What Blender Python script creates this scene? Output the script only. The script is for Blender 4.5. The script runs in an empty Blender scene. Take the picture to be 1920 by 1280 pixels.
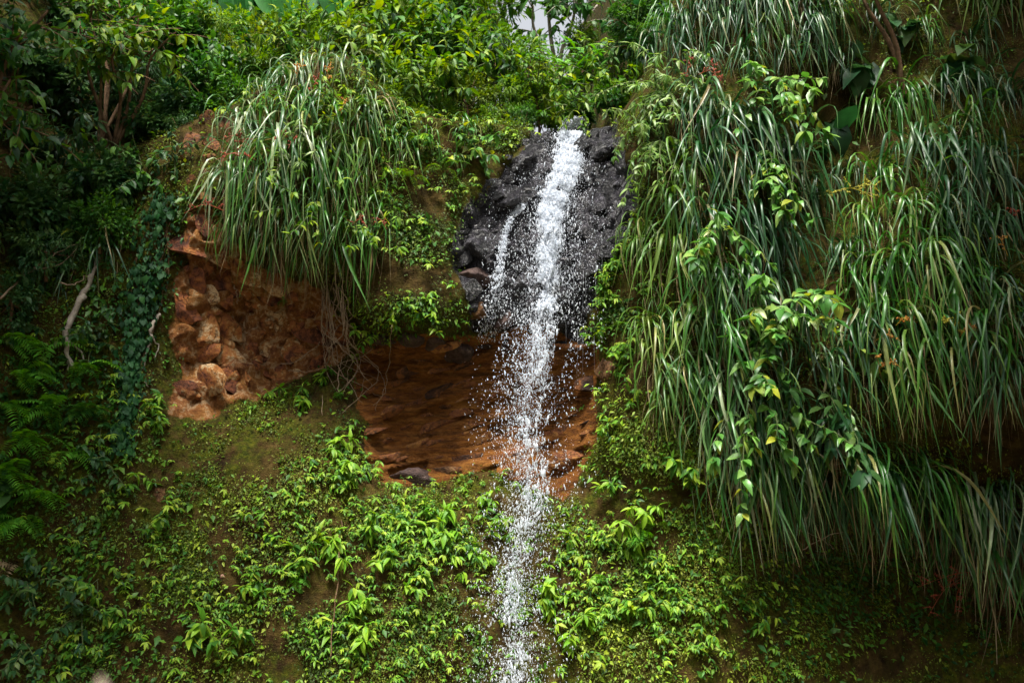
import bpy, math, random
import numpy as np
from mathutils import Vector, Matrix

R = math.radians
random.seed(7)
rng = np.random.default_rng(7)
scn = bpy.context.scene
COL = scn.collection

# ------------------------------------------------------------------ camera
CAM = np.array([0.0, -9.5, 1.7]); PITCH = R(8.0); LENS = 35.0
FPX = 1920 * LENS / 36.0
cam = bpy.data.cameras.new('camera'); cam.lens = LENS; cam.sensor_width = 36.0
cam.clip_start = 0.1; cam.clip_end = 500
cam.dof.use_dof = True; cam.dof.focus_distance = 9.4; cam.dof.aperture_fstop = 2.0
camo = bpy.data.objects.new('camera', cam); COL.objects.link(camo)
camo.location = CAM; camo.rotation_euler = (R(90) + PITCH, 0, 0)
scn.camera = camo

# ------------------------------------------------------------------ world and sun
SUN_EL, SUN_AZ = R(67), R(190)          # azimuth of the sun, clockwise from +Y (behind the camera, a little left)
w = bpy.data.worlds.new('World'); scn.world = w; w.use_nodes = True
nt = w.node_tree; nt.nodes.clear()
sky = nt.nodes.new('ShaderNodeTexSky'); sky.sky_type = 'NISHITA'; sky.sun_disc = False
sky.sun_elevation = SUN_EL; sky.sun_rotation = SUN_AZ
sky.air_density = 1.0; sky.dust_density = 6.0; sky.ozone_density = 0.6
bg = nt.nodes.new('ShaderNodeBackground'); bg.inputs['Strength'].default_value = 0.075
wo = nt.nodes.new('ShaderNodeOutputWorld')
hsv = nt.nodes.new('ShaderNodeHueSaturation'); hsv.inputs['Saturation'].default_value = 0.22   # thin white cloud
nt.links.new(sky.outputs[0], hsv.inputs['Color']); nt.links.new(hsv.outputs[0], bg.inputs[0]); nt.links.new(bg.outputs[0], wo.inputs[0])
sl = bpy.data.lights.new('sun', 'SUN'); sl.energy = 2.3; sl.angle = R(12); sl.color = (1.0, 0.96, 0.88)
so = bpy.data.objects.new('sun', sl); COL.objects.link(so); so.location = (-3, -12, 20)
sd = Vector((math.sin(SUN_AZ) * math.cos(SUN_EL), math.cos(SUN_AZ) * math.cos(SUN_EL), math.sin(SUN_EL)))
so.rotation_euler = sd.to_track_quat('Z', 'Y').to_euler()
scn.view_settings.view_transform = 'Standard'; scn.view_settings.look = 'None'
scn.view_settings.gamma = 1.0; scn.view_settings.exposure = 1.85
scn.render.engine = 'CYCLES'
cy = scn.cycles
cy.max_bounces = 6; cy.diffuse_bounces = 3; cy.glossy_bounces = 3; cy.transmission_bounces = 4
cy.transparent_max_bounces = 10; cy.use_denoising = True

# ------------------------------------------------------------------ pixel helpers (1920 x 1280 photograph)
FW = np.array([0, math.cos(PITCH), math.sin(PITCH)]); UP = np.array([0, -math.sin(PITCH), math.cos(PITCH)])
RT = np.array([1.0, 0, 0])
def ray(u, v):
    u = np.asarray(u, float)[..., None]; v = np.asarray(v, float)[..., None]
    return FW + RT * (u - 960) / FPX + UP * (640 - v) / FPX
def at(u, v, y):
    d = ray(u, v); t = (np.asarray(y, float) - CAM[1]) / d[..., 1]
    return CAM + d * t[..., None]
def proj(P):
    q = P - CAM; f = q @ FW
    return 960 + FPX * (q @ RT) / f, 640 - FPX * (q @ UP) / f

# ------------------------------------------------------------------ noise
_T = np.random.default_rng(3).random(65536)
def _h(i, j, k):
    return _T[((i * 7919) ^ (j * 104729) ^ (k * 15485863)) & 65535]
def vnoise(x, y, k=0):
    xi = np.floor(x).astype(np.int64); yi = np.floor(y).astype(np.int64)
    fx = x - xi; fy = y - yi; fx = fx * fx * (3 - 2 * fx); fy = fy * fy * (3 - 2 * fy)
    a = _h(xi, yi, k); b = _h(xi + 1, yi, k); c = _h(xi, yi + 1, k); d = _h(xi + 1, yi + 1, k)
    return (a + (b - a) * fx) * (1 - fy) + (c + (d - c) * fx) * fy
def fbm(x, y, k=0, oct=4, gain=0.5):
    s = np.zeros_like(x, dtype=float); a = 1; n = 0
    for o in range(oct):
        s += a * (vnoise(x * 2**o, y * 2**o, k + o * 17) - .5); n += a; a *= gain
    return s / n
def sstep(a, b, x):
    t = np.clip((x - a) / (b - a), 0, 1); return t * t * (3 - 2 * t)

# ------------------------------------------------------------------ the cliff as y(x, z)
CP = [  # u, v, y (towards the hill is positive)
 (-300,1280,-1.5),(0,1280,-.95),(300,1280,-.9),(640,1280,-.7),(960,1280,-.45),(1280,1280,-.5),(1600,1280,.2),(1920,1280,.45),(2250,1280,-.6),
 (0,1100,-.8),(300,1100,-.7),(640,1100,-.5),(960,1100,-.25),(1280,1100,-.35),(1600,1100,.35),(1920,1100,.6),
 (0,950,-.75),(300,950,-.45),(640,950,-.3),(960,960,.08),(1060,960,.1),(1280,950,-.3),(1500,950,-.1),(1800,950,.35),
 (300,850,-.25),(640,850,-.1),(800,870,.42),(720,850,.32),(870,850,.48),(960,860,.46),(1090,860,.36),(850,945,.02),(720,920,-.12),(1150,850,-.1),(1300,850,-.4),(1600,850,-.2),(1900,850,-.2),
 (-300,740,-1.2),(100,740,-.35),(250,740,-.1),(400,740,.2),(560,740,.3),(640,740,.2),(700,740,.42),(850,740,.55),(1000,740,.5),(1100,740,.38),(1150,740,-.05),(1300,740,-.45),(1500,740,-.55),(1800,740,-.5),(2250,740,-1.8),
 (100,650,-.2),(280,650,.05),(400,650,.38),(550,650,.55),(640,650,.45),(710,665,.58),(850,665,.55),(1000,650,.3),(1100,650,.3),(1150,650,0),
 (700,600,-.15),(820,605,-.15),(900,600,.15),(1000,600,.15),
 (100,540,-.1),(300,540,.1),(450,540,.38),(600,540,.2),(700,540,-.1),(850,540,-.1),(950,540,.05),(1080,540,.1),(1150,540,0),(1300,540,-.45),(1500,540,-.35),(1800,540,-.5),
 (0,430,0),(250,430,0),(330,430,.1),(450,430,-.1),(600,430,-.35),(750,430,-.2),(850,430,-.05),(950,430,.1),(1030,430,.1),(1150,430,.1),(1220,430,-.2),(1400,430,-.5),(1560,430,.15),(1700,430,-.4),(1900,430,-.4),
 (-300,320,-1.4),(0,320,.2),(300,320,.2),(400,320,0),(550,320,-.4),(700,320,-.2),(850,320,.05),(1000,320,.25),(1060,320,.25),(1150,320,.2),(1230,320,-.2),(1400,320,-.4),(1560,300,.3),(1750,320,-.2),(2250,320,-1.4),
 (330,220,.4),(450,220,.1),(600,220,-.3),(750,220,0),(900,230,.2),(1000,230,.4),(1075,222,.55),(1150,220,.5),(1220,220,0),(1400,220,-.3),(1580,220,.35),(1800,220,0),
 (600,140,-.15),(1300,100,.05),(1450,100,-.2),(1600,100,.35),(1750,100,.45),(1900,100,.2),
 (1300,-60,.25),(1500,-60,0),(1700,-60,.5),(1900,-60,.4),(2250,-60,-1.0),
]
cpa = np.array(CP, float); cpw = at(cpa[:, 0], cpa[:, 1], cpa[:, 2])
cx, cz = cpw[:, 0], cpw[:, 2]
def tps(r2): return np.where(r2 > 1e-12, r2 * np.log(np.maximum(r2, 1e-12)), 0)
n = len(cx); K = tps((cx[:, None] - cx)**2 + (cz[:, None] - cz)**2) + np.eye(n) * 0.02
Pm = np.c_[np.ones(n), cx, cz]
A = np.block([[K, Pm], [Pm.T, np.zeros((3, 3))]])
sol = np.linalg.solve(A, np.r_[cpw[:, 1], 0, 0, 0])
def face_y_exact(x, z):
    s = np.full(x.shape, sol[n]) + sol[n + 1] * x + sol[n + 2] * z
    for i in range(n):
        s = s + sol[i] * tps((x - cx[i])**2 + (z - cz[i])**2)
    return np.clip(s, -4.5, 1.2)
GX0, GX1, GZ0, GZ1, GS = -9.0, 9.0, -1.2, 8.6, 0.04
_gx = np.arange(GX0, GX1 + GS, GS); _gz = np.arange(GZ0, GZ1 + GS, GS)
GY = face_y_exact(*np.meshgrid(_gx, _gz, indexing='ij'))
def face_y(x, z):
    fx = np.clip((x - GX0) / GS, 0, len(_gx) - 2); fz = np.clip((z - GZ0) / GS, 0, len(_gz) - 2)
    i = fx.astype(int); j = fz.astype(int); fx = fx - i; fz = fz - j
    return (GY[i, j] * (1 - fx) + GY[i + 1, j] * fx) * (1 - fz) + (GY[i, j + 1] * (1 - fx) + GY[i + 1, j + 1] * fx) * fz
LIP = [(-500, 300), (0, 300), (200, 280), (330, 235), (450, 200), (560, 150), (640, 140), (720, 190), (780, 228), (900, 232), (980, 228), (1040, 226), (1100, 226), (1150, 214), (1200, 165), (1250, 70), (1300, -80), (1400, -200), (2600, -200)]
_lp = at(np.array([a for a, b in LIP], float), np.array([b for a, b in LIP], float), np.full(len(LIP), .2))
def zlip(x): return np.interp(x, _lp[:, 0], _lp[:, 2])
_sx = at(np.array([-400., 300, 700, 900, 1020, 1140, 1240, 1500]), np.full(8, 200.), np.full(8, .3))[:, 0]
def slope(x): return np.interp(x, _sx, [.85, .75, .6, .35, .10, .12, .7, .8])
def surf_y(x, z):
    zl = zlip(x); f = face_y(x, np.minimum(z, zl))
    return np.where(z > zl, f + (z - zl) / slope(x), f)
def hill_z(x, y):
    x = np.asarray(x, float); y = np.asarray(y, float)
    zl = zlip(x); fy = face_y(x, zl)
    return zl + slope(x) * np.maximum(y - fy, 0)
def hit(u, v, dy=0.0):
    """first point where the sight line through (u, v) meets cliff or hill"""
    u = np.atleast_1d(np.asarray(u, float)); v = np.atleast_1d(np.asarray(v, float))
    ys = np.linspace(-4.4, 14, 461)
    P = at(u[:, None], v[:, None], np.broadcast_to(ys, (len(u), len(ys))))
    inside = surf_y(P[..., 0], P[..., 2]) <= ys
    k = np.where(inside.any(1), inside.argmax(1), len(ys) - 1)
    return at(u, v, ys[k] + dy)

# ------------------------------------------------------------------ mesh helpers
def mesh_arrays(name, V, F, mats, tint=None, tpos=None, smooth=True, mat_index=None, col=None):
    """V (n,3); F (m,3) or (m,4) index array"""
    V = np.asarray(V, np.float32); F = np.asarray(F, np.int32)
    me = bpy.data.meshes.new(name); m, k = F.shape
    me.vertices.add(len(V)); me.vertices.foreach_set('co', V.ravel())
    me.loops.add(m * k); me.loops.foreach_set('vertex_index', F.ravel())
    me.polygons.add(m); me.polygons.foreach_set('loop_start', np.arange(0, m * k, k, dtype=np.int32))
    me.polygons.foreach_set('loop_total', np.full(m, k, np.int32))
    for mt in (mats if isinstance(mats, (list, tuple)) else [mats]): me.materials.append(mt)
    if mat_index is not None: me.polygons.foreach_set('material_index', np.asarray(mat_index, np.int32))
    for nm, arr in (('tint', tint), ('along', tpos)):
        if arr is not None:
            a = me.attributes.new(nm, 'FLOAT', 'POINT'); a.data.foreach_set('value', np.asarray(arr, np.float32))
    if col is not None:
        a = me.attributes.new('zone', 'FLOAT_COLOR', 'POINT'); a.data.foreach_set('color', np.asarray(col, np.float32).ravel())
    me.update(calc_edges=True)
    me.polygons.foreach_set('use_smooth', np.full(m, smooth, bool))
    return me
def link(name, me, parent=None, M=None):
    o = bpy.data.objects.new(name, me); COL.objects.link(o)
    if parent is not None: o.parent = parent
    if M is not None: o.matrix_local = M
    return o
def tag(o, label=None, cat=None, group=None, kind=None):
    for k, val in (('label', label), ('category', cat), ('group', group), ('kind', kind)):
        if val: o[k] = val
    return o
def thing(name, loc, label, cat, group=None, rz=0.0):
    o = bpy.data.objects.new(name, None); COL.objects.link(o); o.empty_display_size = .1
    o.location = loc; o.rotation_euler = (0, 0, rz)
    return tag(o, label, cat, group)
class MB:
    def __init__(s): s.V = []; s.F = []; s.n = 0; s.T = []; s.A = []; s.M = []
    def add(s, V, F, tint=0.5, along=None, mi=0):
        V = np.asarray(V, float); s.V.append(V); s.F += [tuple(i + s.n for i in f) for f in F]
        s.T.append(np.full(len(V), tint)); s.A.append(np.zeros(len(V)) if along is None else along)
        s.M += [mi] * len(F); s.n += len(V)
    def mesh(s, name, mats, smooth=True):
        me = bpy.data.meshes.new(name); V = np.concatenate(s.V)
        me.from_pydata(V.tolist(), [], s.F)
        for mt in (mats if isinstance(mats, (list, tuple)) else [mats]): me.materials.append(mt)
        for nm, arr in (('tint', s.T), ('along', s.A)):
            a = me.attributes.new(nm, 'FLOAT', 'POINT'); a.data.foreach_set('value', np.concatenate(arr).astype(np.float32))
        me.polygons.foreach_set('material_index', np.array(s.M, np.int32))
        me.polygons.foreach_set('use_smooth', np.full(len(s.F), smooth, bool)); me.update()
        return me
def tube(path, r0, r1, sides=6, wob=0.0):
    P = np.asarray(path, float); m = len(P); V = []; F = []
    r = np.linspace(r0, r1, m) * (1 + wob * (np.random.default_rng(m).random(m) - .5))
    for i in range(m):
        d = P[min(i + 1, m - 1)] - P[max(i - 1, 0)]; d = d / (np.linalg.norm(d) + 1e-9)
        a = np.cross(d, [.31, .87, .12]); a /= np.linalg.norm(a); b = np.cross(d, a)
        for k in range(sides):
            t = 2 * math.pi * k / sides; V.append(P[i] + r[i] * (a * math.cos(t) + b * math.sin(t)))
    for i in range(m - 1):
        for k in range(sides):
            k2 = (k + 1) % sides
            F.append((i * sides + k, i * sides + k2, (i + 1) * sides + k2, (i + 1) * sides + k))
    F.append(tuple(range(sides - 1, -1, -1))); F.append(tuple((m - 1) * sides + k for k in range(sides)))
    return np.array(V), F
def smooth_path(pts, per=6, jit=0.0, g=random):
    P = np.asarray(pts, float); out = []
    for i in range(len(P) - 1):
        p0 = P[max(i - 1, 0)]; p1 = P[i]; p2 = P[i + 1]; p3 = P[min(i + 2, len(P) - 1)]
        for k in range(per):
            t = k / per
            out.append(.5 * (2 * p1 + (p2 - p0) * t + (2 * p0 - 5 * p1 + 4 * p2 - p3) * t * t + (3 * p1 - p0 - 3 * p2 + p3) * t**3))
    out.append(P[-1]); out = np.array(out)
    if jit: out[1:-1] += np.array([[g.gauss(0, jit) for _ in range(3)] for _ in range(len(out) - 2)])
    return out

# ------------------------------------------------------------------ materials
def newmat(name):
    m = bpy.data.materials.new(name); m.use_nodes = True; t = m.node_tree; t.nodes.clear()
    return m, t, t.nodes.new, t.links.new
def ramp(N, stops):
    r = N('ShaderNodeValToRGB'); e = r.color_ramp.elements
    while len(e) < len(stops): e.new(.5)
    for el, (p, c) in zip(e, stops): el.position = p; el.color = (*c, 1)
    return r
def leaf_mat(name, stops, rough=.42, trans=.3, joined=False, tip=None, spec=.5):
    """leaf colour picked per leaf from the stops; tip = colour the far end dries to on some leaves"""
    m, t, N, L = newmat(name)
    out = N('ShaderNodeOutputMaterial'); p = N('ShaderNodeBsdfPrincipled'); tr = N('ShaderNodeBsdfTranslucent'); mx = N('ShaderNodeMixShader')
    if joined:
        a = N('ShaderNodeAttribute'); a.attribute_name = 'tint'; src = a.outputs['Fac']
    else:
        a = N('ShaderNodeObjectInfo'); src = a.outputs['Random']
    r = ramp(N, stops); L(src, r.inputs[0]); c = r.outputs[0]
    ns = N('ShaderNodeTexNoise'); ns.inputs['Scale'].default_value = 9; ns.inputs['Detail'].default_value = 3
    geo = N('ShaderNodeNewGeometry'); L(geo.outputs['Position'], ns.inputs['Vector'])
    hs = N('ShaderNodeHueSaturation'); mr = N('ShaderNodeMapRange')
    mr.inputs[1].default_value = .3; mr.inputs[2].default_value = .7; mr.inputs[3].default_value = .72; mr.inputs[4].default_value = 1.3
    L(ns.outputs[0], mr.inputs[0]); L(mr.outputs[0], hs.inputs['Value']); L(c, hs.inputs['Color']); c = hs.outputs[0]
    if tip:
        al = N('ShaderNodeAttribute'); al.attribute_name = 'along'
        m1 = N('ShaderNodeMapRange'); m1.inputs[1].default_value = .72; m1.inputs[2].default_value = 1.0; L(al.outputs['Fac'], m1.inputs[0])
        fr = N('ShaderNodeMath'); fr.operation = 'MULTIPLY'; fr.inputs[1].default_value = 7.31; L(src, fr.inputs[0])
        f2 = N('ShaderNodeMath'); f2.operation = 'FRACT'; L(fr.outputs[0], f2.inputs[0])
        fq = N('ShaderNodeMapRange'); fq.inputs[1].default_value = .6; L(f2.outputs[0], fq.inputs[0])
        f3 = N('ShaderNodeMath'); f3.operation = 'MULTIPLY'; L(m1.outputs[0], f3.inputs[0]); L(fq.outputs[0], f3.inputs[1])
        mc = N('ShaderNodeMixRGB'); mc.inputs[2].default_value = (*tip, 1); L(f3.outputs[0], mc.inputs[0]); L(c, mc.inputs[1]); c = mc.outputs[0]
    p.inputs['Roughness'].default_value = rough; p.inputs['Specular IOR Level'].default_value = spec
    L(c, p.inputs['Base Color'])
    bt = N('ShaderNodeHueSaturation'); bt.inputs['Value'].default_value = 1.5; bt.inputs['Saturation'].default_value = 1.1; bt.inputs['Hue'].default_value = .485
    L(c, bt.inputs['Color']); L(bt.outputs[0], tr.inputs['Color'])
    mx.inputs[0].default_value = trans
    L(p.outputs[0], mx.inputs[1]); L(tr.outputs[0], mx.inputs[2]); L(mx.outputs[0], out.inputs[0])
    return m
def rough_mat(name, stops, scale=6, rough=.85, bump=.4, spec=.3):
    m, t, N, L = newmat(name)
    out = N('ShaderNodeOutputMaterial'); p = N('ShaderNodeBsdfPrincipled'); ns = N('ShaderNodeTexNoise')
    geo = N('ShaderNodeNewGeometry'); L(geo.outputs['Position'], ns.inputs['Vector'])
    ns.inputs['Scale'].default_value = scale; ns.inputs['Detail'].default_value = 8; ns.inputs['Roughness'].default_value = .65
    r = ramp(N, stops); L(ns.outputs[0], r.inputs[0]); L(r.outputs[0], p.inputs['Base Color'])
    p.inputs['Roughness'].default_value = rough; p.inputs['Specular IOR Level'].default_value = spec
    b = N('ShaderNodeBump'); b.inputs['Strength'].default_value = bump; b.inputs['Distance'].default_value = .03
    n2 = N('ShaderNodeTexNoise'); n2.inputs['Scale'].default_value = scale * 5; n2.inputs['Detail'].default_value = 6
    L(geo.outputs['Position'], n2.inputs['Vector']); L(n2.outputs[0], b.inputs['Height']); L(b.outputs[0], p.inputs['Normal'])
    L(p.outputs[0], out.inputs[0]); return m

def cliff_mat():
    m, t, N, L = newmat('cliff_rock')
    out = N('ShaderNodeOutputMaterial'); p = N('ShaderNodeBsdfPrincipled')
    geo = N('ShaderNodeNewGeometry'); at_ = N('ShaderNodeAttribute'); at_.attribute_name = 'zone'
    sep0 = N('ShaderNodeSeparateColor'); L(at_.outputs['Color'], sep0.inputs[0])
    en = N('ShaderNodeTexNoise'); en.inputs['Scale'].default_value = 9; en.inputs['Detail'].default_value = 8; en.inputs['Roughness'].default_value = .7; L(geo.outputs['Position'], en.inputs['Vector'])
    def crisp(src):
        a_ = N('ShaderNodeMath'); a_.operation = 'MULTIPLY_ADD'; a_.inputs[1].default_value = 1.3; L(en.outputs[0], a_.inputs[0]); L(src, a_.inputs[2])
        r_ = N('ShaderNodeMapRange'); r_.interpolation_type = 'SMOOTHSTEP'; r_.inputs[1].default_value = 1.02; r_.inputs[2].default_value = 1.24; L(a_.outputs[0], r_.inputs[0]); return r_.outputs[0]
    class sep: outputs = [crisp(sep0.outputs[0]), crisp(sep0.outputs[1]), sep0.outputs[2]]
    def noise(scale, det=8, ro=.6, vec=None):
        x = N('ShaderNodeTexNoise'); x.inputs['Scale'].default_value = scale; x.inputs['Detail'].default_value = det; x.inputs['Roughness'].default_value = ro
        L(vec if vec else geo.outputs['Position'], x.inputs['Vector']); return x.outputs[0]
    def mix(f, a, b):
        x = N('ShaderNodeMixRGB'); L(f, x.inputs[0]); L(a, x.inputs[1]); L(b, x.inputs[2]); return x.outputs[0]
    def col(src, stops): r = ramp(N, stops); L(src, r.inputs[0]); return r.outputs[0]
    mp = N('ShaderNodeMapping'); mp.inputs['Rotation'].default_value = (0, R(17), 0); mp.inputs['Scale'].default_value = (1.2, 1.2, 9)
    L(geo.outputs['Position'], mp.inputs['Vector'])
    n1 = noise(2.4); n2 = noise(7); n3 = noise(26); nl = noise(1.6, 9, .62, mp.outputs[0])
    mp2 = N('ShaderNodeMapping'); mp2.inputs['Rotation'].default_value = (0, R(20), 0); mp2.inputs['Scale'].default_value = (3.5, 3.5, 13)
    L(geo.outputs['Position'], mp2.inputs['Vector']); nf = noise(1.8, 11, .78, mp2.outputs[0])
    oa = col(nl, [(.30, (.022, .010, .005)), (.43, (.09, .032, .010)), (.5, (.23, .08, .014)), (.55, (.11, .034, .014)), (.63, (.31, .13, .024)), (.73, (.17, .075, .024))])
    ob = col(nf, [(.36, (.025, .011, .006)), (.46, (.13, .052, .014)), (.54, (.26, .105, .02)), (.66, (.40, .20, .06))])
    hf = N('ShaderNodeMath'); hf.operation = 'MULTIPLY'; hf.inputs[1].default_value = .9; L(n1, hf.inputs[0])
    orange = mix(hf.outputs[0], oa, ob)
    o_a = col(noise(2.2, 4, .5), [(.36, (.18, .07, .035)), (.48, (.28, .11, .03)), (.56, (.33, .16, .035)), (.66, (.25, .10, .04))])
    o_b = col(noise(13, 9, .72), [(.36, (.05, .02, .012)), (.45, (.21, .08, .03)), (.52, (.32, .14, .04)), (.585, (.48, .36, .22)), (.65, (.32, .15, .05)), (.75, (.18, .075, .04))])
    hg = N('ShaderNodeMath'); hg.operation = 'ADD'; hg.inputs[1].default_value = .22; L(n1, hg.inputs[0])
    orange2 = mix(hg.outputs[0], o_a, o_b)
    orange = mix(sep.outputs[2], orange, orange2)
    wet = col(noise(11, 9, .7), [(.34, (.004, .004, .005)), (.49, (.011, .010, .013)), (.58, (.03, .027, .034)), (.68, (.10, .095, .11)), (.8, (.22, .21, .23))])
    soil = col(noise(6, 9, .7), [(.3, (.010, .006, .002)), (.45, (.04, .023, .006)), (.55, (.075, .046, .012)), (.7, (.13, .085, .026))])
    moss = col(n3, [(.3, (.014, .022, .001)), (.5, (.055, .066, .004)), (.7, (.12, .12, .008))])
    mm = N('ShaderNodeMapRange'); mm.inputs[1].default_value = .40; mm.inputs[2].default_value = .60; L(n2, mm.inputs[0])
    base = mix(mm.outputs[0], soil, moss)
    al = N('ShaderNodeMath'); al.operation = 'MULTIPLY'; L(at_.outputs['Alpha'], al.inputs[0]); al.inputs[1].default_value = 1
    base = mix(al.outputs[0], base, soil)
    c = mix(sep.outputs[1], base, orange); c = mix(sep.outputs[0], c, wet)
    L(c, p.inputs['Base Color'])
    rr = N('ShaderNodeMapRange'); rr.inputs[3].default_value = .85; rr.inputs[4].default_value = .22; L(sep.outputs[0], rr.inputs[0])
    rr2 = N('ShaderNodeMath'); rr2.operation = 'MULTIPLY_ADD'; rr2.inputs[1].default_value = .3; L(n3, rr2.inputs[0]); L(rr.outputs[0], rr2.inputs[2])
    sb = N('ShaderNodeMath'); sb.operation = 'SUBTRACT'; L(rr2.outputs[0], sb.inputs[0]); sb.inputs[1].default_value = .15
    L(sb.outputs[0], p.inputs['Roughness'])
    sq = N('ShaderNodeMapRange'); sq.inputs[3].default_value = .12; sq.inputs[4].default_value = .55; L(sep.outputs[0], sq.inputs[0]); L(sq.outputs[0], p.inputs['Specular IOR Level'])
    h = N('ShaderNodeMath'); h.operation = 'ADD'; L(n3, h.inputs[0]); L(noise(70, 6), h.inputs[1])
    h2 = N('ShaderNodeMath'); h2.operation = 'MULTIPLY_ADD'; L(nf, h2.inputs[0]); h2.inputs[1].default_value = 1.5; L(h.outputs[0], h2.inputs[2])
    b = N('ShaderNodeBump'); b.inputs['Strength'].default_value = .9; b.inputs['Distance'].default_value = .035
    L(h2.outputs[0], b.inputs['Height']); L(b.outputs[0], p.inputs['Normal']); L(p.outputs[0], out.inputs[0])
    return m
def water_mat():
    m, t, N, L = newmat('white_water')
    out = N('ShaderNodeOutputMaterial'); p = N('ShaderNodeBsdfPrincipled')
    p.inputs['Base Color'].default_value = (.90, .94, 1.0, 1); p.inputs['Roughness'].default_value = .25
    p.inputs['Specular IOR Level'].default_value = .6; p.inputs['IOR'].default_value = 1.33
    tr = N('ShaderNodeBsdfTranslucent'); tr.inputs[0].default_value = (.90, .94, 1.0, 1)
    mx = N('ShaderNodeMixShader'); mx.inputs[0].default_value = .6
    L(p.outputs[0], mx.inputs[1]); L(tr.outputs[0], mx.inputs[2])
    cl = N('ShaderNodeBsdfTransparent'); m2 = N('ShaderNodeMixShader'); m2.inputs[0].default_value = .28
    L(mx.outputs[0], m2.inputs[1]); L(cl.outputs[0], m2.inputs[2]); L(m2.outputs[0], out.inputs[0]); return m

DRY = (.30, .21, .10)
M_CLIFF = cliff_mat(); M_WATER = water_mat()
M_STRAP = {
 'silver': leaf_mat('silver_strap_leaf', [(0, (.03, .10, .03)), (.3, (.06, .15, .045)), (.5, (.05, .15, .02)), (.68, (.16, .24, .11)), (.86, (.32, .36, .22)), (1, (.14, .23, .05))], .36, .2, tip=DRY, spec=.55),
 'green': leaf_mat('green_strap_leaf', [(0, (.018, .085, .010)), (.3, (.03, .125, .014)), (.6, (.055, .17, .018)), (.85, (.11, .21, .03)), (.95, (.20, .23, .06)), (1, (.26, .20, .08))], .36, .22, tip=DRY, spec=.5),
 'deep': leaf_mat('deep_strap_leaf', [(0, (.010, .05, .014)), (.4, (.018, .08, .022)), (.65, (.035, .11, .028)), (.85, (.07, .14, .04)), (.96, (.15, .18, .08)), (1, (.22, .17, .07))], .38, .2, tip=DRY, spec=.5),
 'lime': leaf_mat('lime_strap_leaf', [(0, (.03, .10, .010)), (.35, (.06, .15, .014)), (.65, (.10, .19, .022)), (.88, (.17, .23, .05)), (1, (.26, .20, .08))], .4, .22, tip=DRY, spec=.45),
}
M_DEAD = leaf_mat('dead_leaf', [(0, (.12, .08, .04)), (.5, (.22, .16, .08)), (1, (.34, .27, .15))], .7, .15, joined=True, spec=.2)
M_BARK = rough_mat('brown_bark', [(.3, (.06, .035, .018)), (.5, (.14, .08, .04)), (.7, (.22, .14, .08))], 14, .85)
M_PALEBARK = rough_mat('pale_bark', [(.3, (.16, .13, .10)), (.5, (.28, .24, .19)), (.7, (.38, .34, .28))], 14, .8)
M_TWIG = rough_mat('dry_twig', [(.3, (.12, .08, .05)), (.5, (.24, .17, .11)), (.7, (.34, .26, .18))], 25, .8)
M_STEM = rough_mat('green_stem', [(.3, (.05, .08, .02)), (.7, (.10, .12, .04))], 20, .6)
def pal(*c): return [(i / max(len(c) - 1, 1), x) for i, x in enumerate(c)]
P_SHRUB = pal((.03, .11, .02), (.05, .17, .025), (.09, .24, .035), (.14, .30, .05), (.18, .33, .08), (.30, .32, .02))
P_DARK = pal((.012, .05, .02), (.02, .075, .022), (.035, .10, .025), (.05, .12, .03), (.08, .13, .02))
P_HERB = pal((.025, .09, .012), (.045, .15, .012), (.08, .22, .015), (.13, .28, .018), (.20, .34, .02), (.28, .36, .03))
P_BUSH = pal((.02, .08, .008), (.05, .14, .010), (.09, .20, .012), (.15, .26, .015), (.24, .30, .02))
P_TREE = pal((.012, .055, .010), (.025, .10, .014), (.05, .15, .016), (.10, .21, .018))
P_IVY = pal((.006, .04, .012), (.010, .06, .016), (.016, .085, .018), (.03, .10, .02))
P_FERN = pal((.04, .17, .015), (.07, .24, .02), (.11, .30, .025), (.16, .32, .03))
P_BAN = pal((.008, .075, .008), (.014, .11, .012), (.03, .15, .018))
P_OLIVE = pal((.03, .06, .006), (.06, .11, .010), (.11, .16, .012), (.18, .22, .02))
LM = {}
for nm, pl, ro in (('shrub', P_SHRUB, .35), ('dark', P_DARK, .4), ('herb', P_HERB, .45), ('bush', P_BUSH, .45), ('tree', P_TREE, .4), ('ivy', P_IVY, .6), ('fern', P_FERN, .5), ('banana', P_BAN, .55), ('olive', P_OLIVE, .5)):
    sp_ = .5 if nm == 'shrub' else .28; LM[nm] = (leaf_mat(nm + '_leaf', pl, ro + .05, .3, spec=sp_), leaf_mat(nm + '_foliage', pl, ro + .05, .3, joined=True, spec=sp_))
M_RED = leaf_mat('red_flower', pal((.20, .02, .012), (.34, .05, .025), (.36, .11, .04)), .5, .2, joined=True)
M_ORANGE = leaf_mat('orange_flower', pal((.45, .12, .02), (.55, .22, .03), (.30, .28, .03)), .5, .2, joined=True)
M_YELLOW = leaf_mat('yellow_flower', pal((.35, .36, .03), (.45, .42, .04), (.50, .40, .05)), .5, .2, joined=True)

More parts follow.
